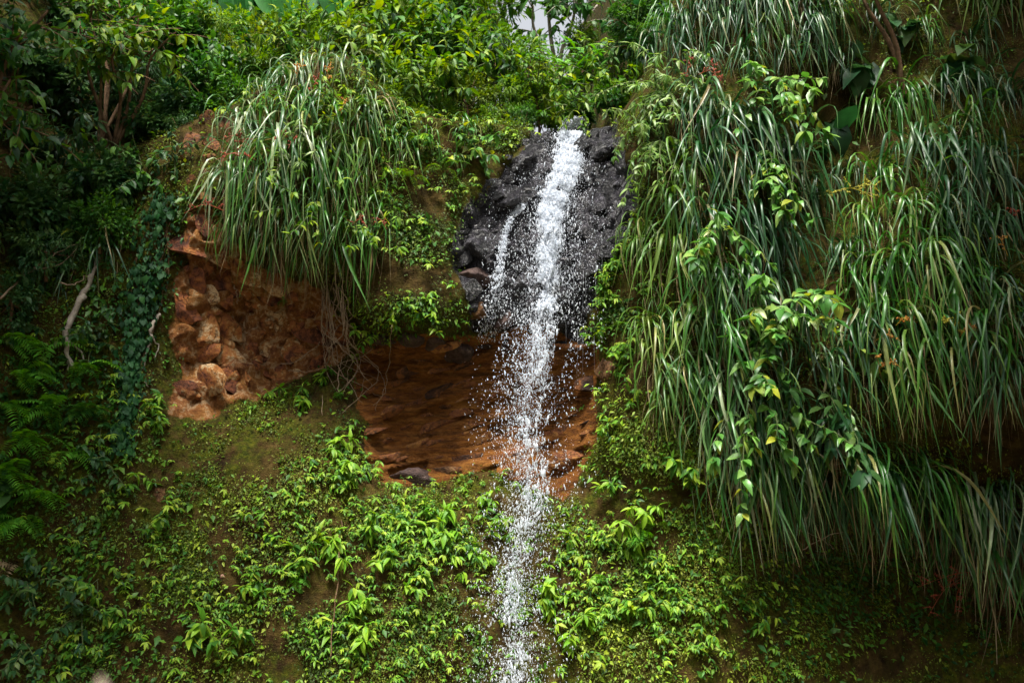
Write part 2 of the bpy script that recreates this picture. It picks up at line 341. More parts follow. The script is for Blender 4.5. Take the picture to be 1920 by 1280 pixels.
# ------------------------------------------------------------------ cliff and hill (one sheet)
def poly_sd(x, z, poly):
    P = np.array(poly, float); inside = np.zeros(x.shape, bool); d2 = np.full(x.shape, 1e9)
    for i in range(len(P)):
        a = P[i]; b = P[(i + 1) % len(P)]
        e = b - a; wx = x - a[0]; wz = z - a[1]
        t = np.clip((wx * e[0] + wz * e[1]) / (e @ e), 0, 1)
        d2 = np.minimum(d2, (wx - t * e[0])**2 + (wz - t * e[1])**2)
        c = ((a[1] <= z) & (b[1] > z)) | ((b[1] <= z) & (a[1] > z))
        xs = a[0] + (z - a[1]) / (e[1] if e[1] else 1e-9) * e[0]
        inside ^= c & (x < xs)
    return np.where(inside, np.sqrt(d2), -np.sqrt(d2))
def wpoly(px):
    q = hit([a for a, b in px], [b for a, b in px]); return [(p[0], p[2]) for p in q]
WET = wpoly([(1030, 232), (985, 255), (930, 330), (870, 400), (850, 470), (880, 540), (880, 600), (930, 640), (1040, 640), (1110, 640), (1120, 520), (1185, 420), (1180, 300), (1150, 228)])
OR1 = wpoly([(345, 400), (330, 520), (312, 640), (318, 770), (400, 770), (520, 720), (640, 690), (660, 600), (600, 545), (470, 480), (390, 400)])
OR2 = wpoly([(665, 650), (662, 760), (680, 850), (705, 900), (780, 915), (860, 890), (930, 885), (1000, 915), (1060, 945), (1110, 860), (1125, 720), (1130, 640), (1000, 610), (880, 625), (700, 640)])
OR3 = wpoly([(340, 240), (330, 330), (380, 400), (450, 360), (470, 250), (420, 205)])
xs = np.concatenate([np.linspace(-9, -5.4, 30)[:-1], np.linspace(-5.4, 5.4, 430), np.linspace(5.4, 9, 30)[1:]])
NF, NH = 280, 46
zb = -0.75
X = np.repeat(xs[:, None], NF + NH, 1); Z = np.zeros_like(X); Yv = np.zeros_like(X)
zl = zlip(xs)
s = np.linspace(0, 1, NF)
Z[:, :NF] = zb + (zl[:, None] - zb) * s
Yv[:, :NF] = face_y(X[:, :NF], Z[:, :NF])
yb = (np.linspace(0, 1, NH + 1)[1:]**1.6) * 16
Yv[:, NF:] = Yv[:, NF - 1:NF] + yb
Z[:, NF:] = zl[:, None] + slope(xs)[:, None] * np.minimum(yb, 7.5) + .35 * fbm(X[:, NF:] * .8, Yv[:, NF:] * .8, 5) * sstep(0, 1, yb)
wx = fbm(X * 2.2, Z * 2.2, 31) * .35; wz = fbm(X * 2.2, Z * 2.2, 57) * .35
mw = sstep(-.10, .10, poly_sd(X + wx, Z + wz, WET))
mo1 = sstep(-.06, .08, poly_sd(X + wx, Z + wz, OR1)); mo2 = sstep(-.05, .06, poly_sd(X + wx * .6, Z + wz * .6, OR2)); mo3 = sstep(-.05, .1, poly_sd(X + wx, Z + wz, OR3)) * .28
mw = mw * (1 - .85 * mo2); mo = np.maximum(np.maximum(mo1, mo2), mo3)
# relief: facets on the blocky rock, slanting beds on the orange recess, lumps in soil
fp = np.random.default_rng(11).random((900, 2)) * [11, 7.5] + [-5.5, -.6]
ft = np.random.default_rng(12).normal(0, .35, (900, 2)); fo = np.random.default_rng(13).normal(0, .05, 900)
xf = (X + wx * .35).ravel(); zf = (Z + wz * .35).ravel()
fv = np.zeros(xf.shape); cv = np.zeros(xf.shape)
def facets(mask, pts, tilt, offs, tau, sq, amp):
    idx = np.nonzero(mask.ravel() > .02)[0]
    for ch in np.array_split(idx, max(1, len(idx) // 4000)):
        dx = xf[ch][:, None] - pts[:, 0]; dz = zf[ch][:, None] - pts[:, 1]; d = dx**2 + (dz * sq)**2
        w_ = np.exp(-(d - d.min(1, keepdims=True)) / tau); w_ /= w_.sum(1, keepdims=True)
        fv[ch] += amp * (w_ * (offs + dx * tilt[:, 0] + dz * tilt[:, 1])).sum(1)
        cv[ch] = np.maximum(cv[ch], 1 - w_.max(1))
facets(mo1 + mw + mo3, fp, ft, fo, .006, .8, 1.0)
ob_ = np.array(OR1); lo = ob_.min(0) - .2; hi = ob_.max(0) + .2; g5 = np.random.default_rng(14)
facets(mo1, g5.random((200, 2)) * (hi - lo) + lo, g5.normal(0, .55, (200, 2)), g5.normal(0, .025, 200), .0022, .7, 1.0)
ob_ = np.array(WET); lo = ob_.min(0) - .2; hi = ob_.max(0) + .2
facets(mw, g5.random((330, 2)) * (hi - lo) + lo, g5.normal(0, .6, (330, 2)), g5.normal(0, .025, 330), .0018, .8, 1.0)
fac = fv.reshape(X.shape); crack = cv.reshape(X.shape)
bed = Z * math.cos(R(17)) - X * math.sin(R(17)) + .15 * fbm(X * 1.5, Z * 1.5, 71)
bedn = np.abs(((bed * 7 + fbm(X * .7, Z * 3, 81) * 2) % 1) - .5) * 2
dY = .10 * fbm(X * 1.6, Z * 1.6, 91) + .05 * fbm(X * 6, Z * 6, 92) * (1 + mw)
dY += np.clip(fac, -.14, .14) * (mo1 * 1.0 + mw * .8 + mo3) + crack * .06 * (mo1 + .7 * mw) + mo1 * .035 * fbm(X * 5, Z * 8, 98, 4, .6)
xr = X * math.cos(R(18)) + Z * math.sin(R(18)); zr = Z * math.cos(R(18)) - X * math.sin(R(18))
bk = bed * 8 + fbm(X * .9, Z * 2, 86) * 1.5; bi = np.floor(bk); bf = bk - bi
step_ = _h(bi.astype(np.int64), (X * 1.1 + bi * .37).astype(np.int64), 5); nxt = _h(bi.astype(np.int64) + 1, (X * 1.1 + (bi + 1) * .37).astype(np.int64), 5)
dY += mo2 * .09 * (step_ + (nxt - step_) * sstep(.82, 1, bf) - .5)
dY += mo2 * (.035 * (bedn - .5) * sstep(.45, .7, vnoise(X * 1.7, Z * 3, 83)) + .16 * fbm(xr * 1.6, zr * 6, 84, 5, .6) + .05 * fbm(xr * 5, zr * 18, 85, 3))
dY += (1 - mo2) * .05 * fbm(X * 12, Z * 12, 97, 3)
dY += mw * (.12 * np.abs(fbm(X * 3, Z * 3, 95)) * 2 + .10 * fbm(X * 9, Z * 9, 96, 4, .65))
Yv += dY
V = np.stack([X, Yv, Z], -1).reshape(-1, 3)
nx, nz = X.shape
ii, jj = np.meshgrid(np.arange(nx - 1), np.arange(nz - 1), indexing='ij')
q = (ii * nz + jj).ravel()
F = np.stack([q, q + nz, q + nz + 1, q + 1], 1)
soilm = sstep(-.02, .16, fbm(X * .9, Z * .9, 61)) * .8
CU, CVp = proj(V); CU = CU.reshape(X.shape); CVp = CVp.reshape(X.shape)
zone = np.stack([mw, mo, np.maximum(mo1, mo3), soilm], -1)
cliff = link('cliff', mesh_arrays('cliff', V, F, M_CLIFF, col=zone.reshape(-1, 4)))
tag(cliff, 'tall overgrown cliff of orange rock, black wet stone and mossy soil', 'cliff', kind='structure')
# surface normals for scattering (outward, towards the camera)
Pg = np.stack([X, Yv, Z], -1)
du = np.gradient(Pg, axis=0); dv = np.gradient(Pg, axis=1); NRM = np.cross(du, dv); NRM /= np.linalg.norm(NRM, axis=-1, keepdims=True) + 1e-9

gx = np.linspace(-30, 30, 61); gy = np.concatenate([np.linspace(-40, -4, 40), np.linspace(-3.6, 30, 15)])
GXm, GYm = np.meshgrid(gx, gy, indexing='ij')
GZm = -.45 + .12 * fbm(GXm * .6, GYm * .6, 7)
Vg = np.stack([GXm, GYm, GZm], -1).reshape(-1, 3)
ii, jj = np.meshgrid(np.arange(len(gx) - 1), np.arange(len(gy) - 1), indexing='ij'); q = (ii * len(gy) + jj).ravel()
ground = link('ground', mesh_arrays('ground', Vg, np.stack([q, q + len(gy), q + len(gy) + 1, q + 1], 1),
     rough_mat('damp_soil', [(.3, (.04, .028, .015)), (.5, (.09, .065, .035)), (.7, (.15, .12, .07))], 3, .8)))
tag(ground, 'damp brown soil at the foot of the cliff', 'ground', kind='structure')

# ------------------------------------------------------------------ leaf templates
def strap(L, e0, reach, wd, sway, seg=11):
    """arching strap leaf: leaves the crown outwards along -Y, bends over and hangs; V-fold along the middle"""
    P = [np.zeros(3)]; ds = L / seg; side = 0.0; D = []
    for i in range(seg + 1):
        f = i / seg
        a = e0 - (e0 + R(86)) * sstep(0, reach, f)
        side = sway * math.sin(f * 2.6)
        d = np.array([math.sin(side) * (.4 + .3 * f), -math.cos(a), math.sin(a)]); d /= np.linalg.norm(d); D.append(d)
        if i < seg: P.append(P[-1] + d * ds)
    V = []; A = []
    for i in range(seg + 1):
        f = i / seg
        wv = wd * (.55 + .45 * sstep(0, .25, f)) * (1 - sstep(.45, 1.0, f) * .96)
        sd = np.array([1.0, 0, 0]) - D[i][0] * D[i]; sd /= np.linalg.norm(sd); up = np.cross(D[i], sd)
        V += [P[i] - sd * wv / 2 + up * wv * .22, P[i], P[i] + sd * wv / 2 + up * wv * .22]; A += [f] * 3
    F = []
    for i in range(seg):
        for k in (0, 1): a = i * 3 + k; F.append((a, a + 1, a + 4, a + 3))
    return np.array(V), F, np.array(A)
def ovate(L, W, droop=.5, fold=.18, n=4, tipx=1.3, heart=False):
    """leaf along +Y from the origin, upper side +Z, drooping; pointed tip"""
    V = []; A = []
    for i in range(n + 1):
        f = i / n
        wv = W * (math.sin(math.pi * min(1, (f * .93 + .07)))**.8) * (1 - f**3 * .55) if i < n else 0.004 * L
        if i == 0: wv = W * (.55 if heart else .10)
        a = -droop * f; y = L * (f - .1 * droop * f * f); z = -L * droop * .5 * f * f
        yo = -.18 * L if (heart and i == 0) else 0
        V += [(-wv / 2, y + yo, z + wv * fold), (0, y, z), (wv / 2, y + yo, z + wv * fold)]; A += [f] * 3
    F = []
    for i in range(n):
        for k in (0, 1): b = i * 3 + k; F.append((b, b + 1, b + 4, b + 3))
    return np.array(V), F, np.array(A)
LEAF5 = (np.array([(0, 0, 0), (-.24, .42, .05), (0, .45, -.02), (.24, .42, .05), (0, 1, -.14)]), np.array([(0, 2, 1), (0, 3, 2), (1, 2, 4), (2, 3, 4)]))
LEAF5N = (np.array([(0, 0, 0), (-.13, .45, .03), (0, .48, -.02), (.13, .45, .03), (0, 1, -.22)]), LEAF5[1])
def frames(d, up):
    """rotation matrices (n,3,3) with columns x, y=d, z~up"""
    d = d / (np.linalg.norm(d, axis=-1, keepdims=True) + 1e-9)
    x = np.cross(d, up); x /= np.linalg.norm(x, axis=-1, keepdims=True) + 1e-9
    return np.stack([x, d, np.cross(x, d)], -1)
def scatter(tmpl, P, Rm, S, tint=None):
    V, F = tmpl; F = np.asarray(F); nn = len(P)
    S = np.asarray(S, float).reshape(nn, 1, 1)
    W = np.einsum('nij,kj->nki', Rm, V) * S + P[:, None, :]
    FF = (F[None] + (np.arange(nn) * len(V))[:, None, None]).reshape(-1, F.shape[1])
    T = np.repeat(rng.random(nn) if tint is None else tint, len(V))
    return W.reshape(-1, 3), FF, T
def mat4(Rm, p, sc=1.0):
    M = Matrix.Identity(4)
    for i in range(3):
        for j in range(3): M[i][j] = float(Rm[i][j]) * sc
        M[i][3] = float(p[i])
    return M
def one_frame(d, up): return frames(np.array([d], float), np.array([up], float))[0]

# ------------------------------------------------------------------ waterfall
def resample(pts, vq):
    a = np.array(pts, float); return [np.interp(vq, a[:, 0], a[:, k]) for k in range(1, a.shape[1])]
# v: centre u, core half-width px, halo half-width px, halo centre shift, distance out from rock (None: free fall)
FALL = [(222, 1078, 13, 18, 0), (260, 1070, 16, 34, -6), (310, 1064, 19, 48, -8), (350, 1046, 21, 62, -4), (400, 1033, 17, 80, 2), (470, 1030, 15, 82, 0), (540, 1028, 14, 80, -6),
        (620, 1012, 17, 72, -8), (700, 1008, 18, 64, -14), (800, 1002, 17, 60, -12), (880, 1000, 20, 58, -16), (950, 988, 22, 54, -6), (1060, 975, 22, 50, 0), (1160, 962, 21, 52, 0), (1300, 955, 20, 60, 0)]
def fall_points(nn, core, seed):
    g = np.random.default_rng(seed)
    v = 222 + 1070 * g.random(nn) ** (1.25 if core else .95)
    if core:
        v = np.where(g.random(nn) < .55, 222 + 360 * g.random(nn), v)
    uc, cw, hw, hs = resample(FALL, v)
    # strands: the stream bunches into ropes and pulses
    wob = 9 * np.sin(v * .021 + 1.0) * sstep(420, 700, v)
    if core:
        off = g.normal(0, 1, nn) * cw * .62
        strand = (g.integers(0, 5, nn) - 2) * cw * .42
        off = np.where(g.random(nn) < np.interp(v, [222, 480, 640], [.0, .2, .55]), strand + g.normal(0, 1, nn) * cw * .16 + 6 * np.sin(v * .05 + strand), off)
        keep = (vnoise(off * .05 + 50, v * .02, 21) * .7 + vnoise(off * .12, v * .06, 22) * .3) > np.interp(v, [222, 500, 650, 1280], [.0, .28, .42, .42])
    else:
        off = hs + g.laplace(0, 1, nn) * hw * np.interp(v, [222, 500, 900, 1300], [.5, .46, .5, .5])
        keep = (np.abs(off) < 125) & (vnoise(off * .03 + 9, v * .016, 23) > .22)
        keep &= v > 240
        keep &= g.random(nn) < np.interp(v, [222, 540, 640, 760, 1300], [.8, .75, .55, .42, .34])
    if core: keep &= g.random(nn) < np.interp(v, [222, 380, 480, 600, 720, 1300], [.95, .68, .38, .26, .17, .10])
    return (uc + off + wob)[keep], v[keep], g
def fall_y(u, v, g):
    base = hit(u, v)[:, 1]
    free = np.interp(v, [560, 640, 800, 960, 1300], [-.05, -.12, -.22, -.34, -.72])
    on = np.minimum(base - .03 - np.abs(g.normal(0, .05, len(u))), .6)
    k = sstep(520, 620, v); y = on * (1 - k) + (free + g.normal(0, .07, len(u))) * k
    return np.minimum(y, base - .02)
ICO = None
def ico():
    t = (1 + 5**.5) / 2
    v = np.array([(-1, t, 0), (1, t, 0), (-1, -t, 0), (1, -t, 0), (0, -1, t), (0, 1, t), (0, -1, -t), (0, 1, -t), (t, 0, -1), (t, 0, 1), (-t, 0, -1), (-t, 0, 1)], float)
    f = [(0, 11, 5), (0, 5, 1), (0, 1, 7), (0, 7, 10), (0, 10, 11), (1, 5, 9), (5, 11, 4), (11, 10, 2), (10, 7, 6), (7, 1, 8), (3, 9, 4), (3, 4, 2), (3, 2, 6), (3, 6, 8), (3, 8, 9), (4, 9, 5), (2, 4, 11), (6, 2, 10), (8, 6, 7), (9, 8, 1)]
    return v / np.linalg.norm(v[0]), np.array(f)
ICV, ICF = ico(); OCV = np.array([(1, 0, 0), (-1, 0, 0), (0, 1, 0), (0, -1, 0), (0, 0, 1), (0, 0, -1)], float); OCF = np.array([(0, 2, 4), (2, 1, 4), (1, 3, 4), (3, 0, 4), (2, 0, 5), (1, 2, 5), (3, 1, 5), (0, 3, 5)])
def droplets(P, rad, tv, tf, g, stretch):
    nn = len(P); Q = g.normal(0, 1, (nn, 3)); up = np.tile([0, 0, 1.0], (nn, 1))
    Rm = frames(Q, up + g.normal(0, .3, (nn, 3)))
    W = np.einsum('nij,kj->nki', Rm, tv) * (1 + g.normal(0, .13, (nn, len(tv), 1)))
    W[..., 2] *= stretch[:, None]
    W[..., 0] += W[..., 2] * g.normal(0, .25, (nn, 1))
    W = W * rad[:, None, None] + P[:, None, :]
    return W.reshape(-1, 3), (tf[None] + (np.arange(nn) * len(tv))[:, None, None]).reshape(-1, 3)
u, v, g = fall_points(95000, True, 101)
P = at(u, v, fall_y(u, v, g))
rad = np.clip(g.lognormal(math.log(.0024), .55, len(P)), .001, .010) * np.interp(v, [222, 480, 650, 1300], [1.1, 1.15, 1.3, 1.25])
big = g.random(len(P)) < .10; rad[big] *= 1.7
Va, Fa = droplets(P[~big], rad[~big], OCV, OCF, g, 1 + g.random((~big).sum()) ** 2 * 4.5)
Vb, Fb = droplets(P[big], rad[big], ICV, ICF, g, 1 + g.random(big.sum()) * .9)
V1 = np.concatenate([Va, Vb]); F1 = np.concatenate([Fa, Fb + len(Va)])
wf = tag(link('waterfall', mesh_arrays('waterfall', V1, F1, M_WATER)), 'white broken ribbon of water falling down the cliff', 'waterfall', kind='structure')
u, v, g = fall_points(60000, False, 102)
P = at(u, v, fall_y(u, v, g))
V2, F2 = droplets(P, np.clip(g.lognormal(math.log(.0021), .55, len(P)), .0008, .008) * np.interp(v, [222, 450, 650, 1300], [.85, 1, 1.15, 1.1]), OCV, OCF, g, 1 + g.random(len(P)) ** 2 * 3.0)
tag(link('spray', mesh_arrays('spray', V2, F2, M_WATER), wf), kind='stuff')
# side trickle and wet streaks that run down the black stone
g = np.random.default_rng(103); nn = 1700
tv_ = g.random(nn)
pu = np.interp(tv_, [0, .18, .3, .5, .72, 1], [985, 962, 950, 941, 930, 915]); pv = np.interp(tv_, [0, .18, .3, .5, .72, 1], [382, 402, 430, 470, 540, 640])
pu = pu + g.normal(0, 1, nn) * np.interp(tv_, [0, .3, .6, 1], [2, 3, 6, 16]); pv = pv + g.normal(0, 4, nn)
P = at(pu, pv, hit(pu, pv)[:, 1] - .03 - .03 * g.random(nn))
V3, F3 = droplets(P, np.clip(g.lognormal(math.log(.0042), .4, nn), .002, .011), OCV, OCF, g, 1 + g.random(nn) * 1.5)
tag(link('side_trickle', mesh_arrays('side_trickle', V3, F3, M_WATER), wf), 'thin side trickle left of the main fall')
tb = MB()
for k in range(14):
    u0 = 1030 + 100 * random.random() if k < 14 else 905 + 60 * random.random(); v0 = random.uniform(430, 640); ln = random.uniform(30, 110)
    yy = float(hit(u0, v0)[0, 1]) - .12
    P0 = at(u0, v0, yy); P1 = at(u0 + random.uniform(-2, 2), v0 + ln, yy - .05)
    tb.add(*tube([P0, (P0 + P1) / 2 + np.array([random.gauss(0, .004), 0, 0]), P1], .0006, .0004, 3))
tag(link('dripping_thread', tb.mesh('dripping_thread', M_WATER), wf), kind='stuff')

# ------------------------------------------------------------------ strap-leaved plants hanging from the cliff
STRAPS = {}
tg = random.Random(5)
SHAPES = [strap(1.0, R(tg.uniform(15, 75)), tg.uniform(.25, .62) if k_ % 2 else tg.uniform(.45, .85), tg.uniform(.016, .029), tg.uniform(-.6, .6)) for k_ in range(20)]
for kd, mt in M_STRAP.items():
    lst = []
    for V, F, A in SHAPES:
        b = MB(); b.add(V, F, .5, A); lst.append(b.mesh('strap_leaf', mt))
    STRAPS[kd] = lst
THATCH = []
for k in range(4):
    b = MB()
    for i in range(16):
        V, F, A = strap(tg.uniform(.4, .95), R(tg.uniform(-60, 20)), tg.uniform(.12, .4), tg.uniform(.007, .014), tg.uniform(-.7, .7), 7)
        az = tg.gauss(0, .8); c, s_ = math.cos(az), math.sin(az)
        V = V @ np.array([[c, s_, 0], [-s_, c, 0], [0, 0, 1]]) + [tg.gauss(0, .06), .02, tg.gauss(0, .05)]
        b.add(V, F, tg.random(), A)
    THATCH.append(b.mesh('dead_leaves', M_DEAD))
STRAP_ROOTS = []
def strap_plant(u, v, lpx, kind, nleaf, label, group=None, spread=55, lean=0.0, dead=.9):
    p = hit(u, v)[0]; d = p[1] - CAM[1]; sc = lpx / FPX * d
    p = p + [0, .04, 0]
    t = thing('strap_leaved_plant', p, label, 'bromeliad', group)
    pool = STRAPS[kind]
    for k in range(nleaf):
        o = link('leaf', random.choice(pool), t)
        o.location = (random.gauss(0, .055), random.uniform(-.05, .03), random.gauss(0, .05))
        o.rotation_euler = (random.gauss(0, .12), random.gauss(0, .12), R(random.gauss(lean, spread)))
        q = sc * random.uniform(.5, 1.12); o.scale = (q * random.uniform(.85, 1.25) ** .5, q, q)
    if random.random() < dead:
        o = link('dead_leaves', random.choice(THATCH), t); o.scale = (sc * .9,) * 3; o['kind'] = 'stuff'
    STRAP_ROOTS.append((u, v, t, kind)); return t
G_L = 'strap-leaved plants on the overhang left of the fall'; G_R = 'strap-leaved plants in the curtain right of the fall'
G_T = 'strap-leaved plants along the upper right rock edge'; G_E = 'strap-leaved plants at the right edge'
left = [(590, 118, 150, 'silver', 36, 'silvery strap-leaved plant at the very top of the left overhang'),
 (652, 128, 150, 'silver', 40, None), (520, 196, 190, 'silver', 44, None), (575, 205, 210, 'silver', 46, None), (640, 200, 170, 'green', 36, None), (700, 165, 130, 'deep', 30, 'dark strap-leaved plant at the upper right of the left overhang'),
 (470, 262, 180, 'silver', 40, None), (545, 268, 230, 'silver', 44, None), (612, 262, 210, 'lime', 44, None), (690, 245, 170, 'green', 40, None),
 (428, 335, 190, 'silver', 44, 'pale strap-leaved plant arching out at the left end of the left overhang'), (485, 335, 210, 'silver', 44, None), (560, 335, 200, 'silver', 40, None), (630, 335, 200, 'green', 44, None), (700, 322, 150, 'lime', 34, None), (745, 262, 130, 'green', 26, None),
 (560, 400, 170, 'silver', 34, None), (445, 395, 140, 'silver', 30, None), (655, 428, 150, 'green', 40, 'bright green strap-leaved plant low on the right of the left overhang'),
 (535, 462, 130, 'green', 32, 'bright green strap-leaved tuft hanging lowest under the left overhang'), (600, 430, 130, 'green', 26, None), (500, 420, 130, 'deep', 24, None), (690, 425, 130, 'green', 28, None)]
for u, v, l, kd, nl, lb in left:
    strap_plant(u + random.gauss(0, 8), v + random.gauss(0, 10), l * random.uniform(.8, 1.15), 'green' if kd == 'silver' and random.random() < .2 else kd, int(nl * .8), lb or 'strap-leaved plant in the thick silvery mass on the left overhang', G_L if not lb else G_L, lean=-8 if u < 480 else 0)
for u, v, l, kd, nl, lb in [(880, 250, 100, 'green', 26, 'small arching strap-leaved plant left of the top of the fall'), (968, 178, 90, 'deep', 22, 'dark strap-leaved tuft on the rim left of the stream'),
  (200, 470, 150, 'deep', 40, 'dark hanging strap-leaved plant left of the ivy column'), (112, 535, 110, 'deep', 26, 'small dark strap-leaved plant in shade at the left edge'), (820, 215, 80, 'green', 18, 'short strap-leaved tuft on the rim above the yellow ferns'),
  (805, 262, 105, 'green', 24, 'strap-leaved tuft over the brown pocket on the rim'), (850, 305, 85, 'lime', 20, 'yellow-green strap tuft left of the black stone'), (755, 300, 110, 'lime', 22, 'strap-leaved tuft between overhang and brown pocket'),
  (1235, 560, 110, 'lime', 24, 'fine strap-leaved tuft beside the fall at mid height')]:
    strap_plant(u, v, l, kd, nl, lb)
top = [(1255, 45, 150), (1330, 12, 180), (1400, -20, 190), (1470, 5, 190), (1530, 30, 180), (1370, 50, 170), (1440, 60, 150), (1290, 95, 150), (1510, 70, 150), (1560, 25, 150), (1225, 100, 120), (1330, 120, 120)]
for i, (u, v, l) in enumerate(top):
    strap_plant(u, v, l, 'deep' if i % 3 else 'green', 46, 'dark strap-leaved plant fringing the upper right rock edge', G_T)
mid = [(1310, 215, 200, 'deep'), (1370, 235, 220, 'deep'), (1430, 265, 230, 'deep'), (1490, 300, 230, 'deep'), (1330, 310, 220, 'deep'), (1400, 345, 230, 'deep'), (1465, 370, 220, 'deep'),
 (1275, 390, 200, 'lime'), (1340, 420, 220, 'deep'), (1415, 440, 210, 'deep'), (1210, 455, 150, 'lime'), (1265, 480, 190, 'lime'), (1320, 520, 210, 'green'), (1385, 540, 200, 'deep'), (1470, 470, 180, 'deep'),
 (1225, 620, 170, 'lime'), (1285, 610, 200, 'lime'), (1345, 640, 210, 'green'), (1240, 700, 170, 'lime'), (1300, 720, 180, 'green'), (1370, 730, 200, 'silver'), (1440, 640, 190, 'deep'), (1500, 590, 170, 'deep'), (1410, 800, 200, 'silver'), (1465, 760, 190, 'deep'), (1540, 700, 190, 'deep')]
for u, v, l, kd in mid:
    strap_plant(u, v, l * 1.06, kd, 44, 'strap-leaved plant in the hanging curtain just right of the fall', G_R)
low = [(1380, 860, 230, 'silver', 'pale strap-leaved plant at the lowest tip of the curtain above the mossy wall'), (1430, 885, 190, 'green', None), (1500, 860, 200, 'deep', None), (1560, 810, 200, 'deep', None), (1565, 930, 150, 'deep', None),
 (1668, 892, 210, 'green', 'broad fan of green strap leaves hanging alone below the big right clump'), (1780, 975, 170, 'deep', None), (1500, 960, 160, 'deep', None), (1405, 905, 200, 'green', None), (1455, 925, 190, 'silver', None), (1615, 880, 240, 'green', None), (1705, 895, 240, 'green', None), (1650, 935, 210, 'deep', None), (1745, 925, 210, 'green', None), (1840, 955, 240, 'silver', None), (1795, 1010, 190, 'green', None), (1540, 890, 210, 'green', None), (1880, 1060, 240, 'green', None)]
for u, v, l, kd, lb in low:
    strap_plant(u, v, l * 1.12, kd, 42, lb or 'strap-leaved plant low under the right-hand overhang', G_R)
edge = [(1640, 215, 170, 'green'), (1700, 195, 190, 'green'), (1765, 175, 180, 'deep'), (1835, 165, 180, 'deep'), (1900, 190, 180, 'deep'), (1720, 285, 220, 'deep'), (1660, 330, 190, 'green'), (1790, 300, 220, 'deep'), (1860, 310, 210, 'deep'),
 (1640, 420, 190, 'green'), (1700, 400, 220, 'green'), (1770, 420, 220, 'deep'), (1840, 430, 210, 'deep'), (1905, 420, 190, 'deep'), (1610, 540, 190, 'green'), (1665, 500, 220, 'green'), (1730, 510, 250, 'green'), (1800, 540, 250, 'green'), (1870, 560, 230, 'deep'),
 (1610, 640, 190, 'deep'), (1680, 610, 240, 'green'), (1750, 640, 250, 'green'), (1820, 650, 240, 'green'), (1640, 720, 180, 'green'), (1710, 720, 180, 'green'), (1890, 690, 200, 'deep'), (1590, 480, 150, 'deep'), (1930, 600, 200, 'deep')]
for u, v, l, kd in edge:
    strap_plant(u, v, l * 1.06, kd, 44, 'strap-leaved plant in the big cascade at the right of the picture', G_E)
for u, v, l, kd, lb in [(1890, 930, 170, 'deep', 'blue-green strap-leaved plant under the cascade at the right edge'), (1905, 1000, 260, 'deep', 'long strap-leaved plant trailing into the dark lower right corner'), (1850, 1000, 200, 'silver', 'pale strap-leaved plant above the red flower sprays'),
   (1815, -15, 190, 'lime', 'dry brownish strap-leaved plant hanging in the upper right corner'), (1880, 5, 230, 'lime', 'dead brown strap-leaved plant at the upper right edge'), (1640, 40, 130, 'deep', 'strap-leaved plant behind the leaning sapling'), (1735, 60, 120, 'green', 'strap-leaved plant right of the leaning sapling')]:
    strap_plant(u, v, l, kd, 42, lb)

more_l = [(560, 150, 150, 'silver'), (505, 160, 130, 'silver'), (690, 205, 150, 'lime'), (620, 95, 110, 'green'), (455, 225, 150, 'silver'), (535, 125, 110, 'green'), (735, 215, 120, 'green'), (470, 305, 190, 'silver'), (590, 300, 210, 'silver'), (660, 300, 190, 'lime'), (605, 380, 170, 'silver'), (500, 380, 170, 'silver'), (690, 380, 150, 'green'), (520, 470, 180, 'green'), (600, 478, 170, 'green'), (660, 468, 180, 'green'), (705, 448, 160, 'green'), (560, 448, 190, 'lime'), (430, 430, 130, 'lime'), (470, 445, 150, 'green')]
for u, v, l, kd in more_l: strap_plant(u, v, l, 'green' if kd == 'silver' and v > 290 else kd, 30, 'strap-leaved plant in the thick silvery mass on the left overhang', G_L)
more_r = [(1560, 110, 150, 'deep'), (1600, 180, 120, 'deep'), (1620, 270, 150, 'green'), (1590, 330, 130, 'deep'), (1740, 130, 150, 'deep'), (1680, 130, 130, 'green'), (1820, 90, 150, 'deep'), (1890, 100, 170, 'deep'), (1750, 230, 200, 'deep'), (1820, 240, 200, 'green'), (1890, 260, 200, 'deep'), (1740, 340, 220, 'green'), (1830, 360, 220, 'deep'), (1900, 350, 200, 'deep'), (1690, 450, 220, 'green'), (1760, 470, 240, 'green'), (1830, 490, 240, 'deep'), (1900, 520, 230, 'deep'), (1640, 590, 210, 'green'), (1710, 570, 250, 'green'), (1780, 590, 260, 'green'), (1850, 610, 250, 'green'), (1680, 670, 220, 'green'), (1780, 690, 230, 'green'), (1850, 720, 210, 'deep'), (1600, 700, 170, 'deep'), (1580, 610, 170, 'deep')]
for u, v, l, kd in more_r[::3]: strap_plant(u, v, l, kd, 34, 'strap-leaved plant in the big cascade at the right of the picture', G_E)
more_m = [(1520, 380, 200, 'deep'), (1440, 330, 220, 'deep'), (1360, 290, 210, 'deep'), (1290, 330, 200, 'lime'), (1240, 400, 170, 'lime'), (1380, 480, 220, 'deep'), (1450, 520, 200, 'deep'), (1300, 450, 200, 'lime'), (1520, 530, 170, 'deep'), (1340, 580, 200, 'green'), (1230, 540, 150, 'lime'), (1270, 660, 180, 'lime'), (1330, 690, 190, 'silver'), (1420, 700, 200, 'silver'), (1500, 680, 190, 'deep'), (1360, 800, 210, 'silver'), (1450, 830, 210, 'deep'), (1520, 800, 200, 'deep'), (1250, 760, 120, 'lime'), (1320, 770, 150, 'silver')]
for u, v, l, kd in more_m[::3]: strap_plant(u, v, l, kd, 34, 'strap-leaved plant in the hanging curtain just right of the fall', G_R)
for u, v, l, kd in [(1290, 40, 160, 'deep'), (1430, 20, 190, 'deep'), (1500, -10, 190, 'deep'), (1360, -10, 180, 'deep'), (1470, 100, 140, 'deep'), (1400, 110, 130, 'deep'), (1300, 150, 120, 'deep')]: strap_plant(u, v, l, kd, 40, 'dark strap-leaved plant fringing the upper right rock edge', G_T)
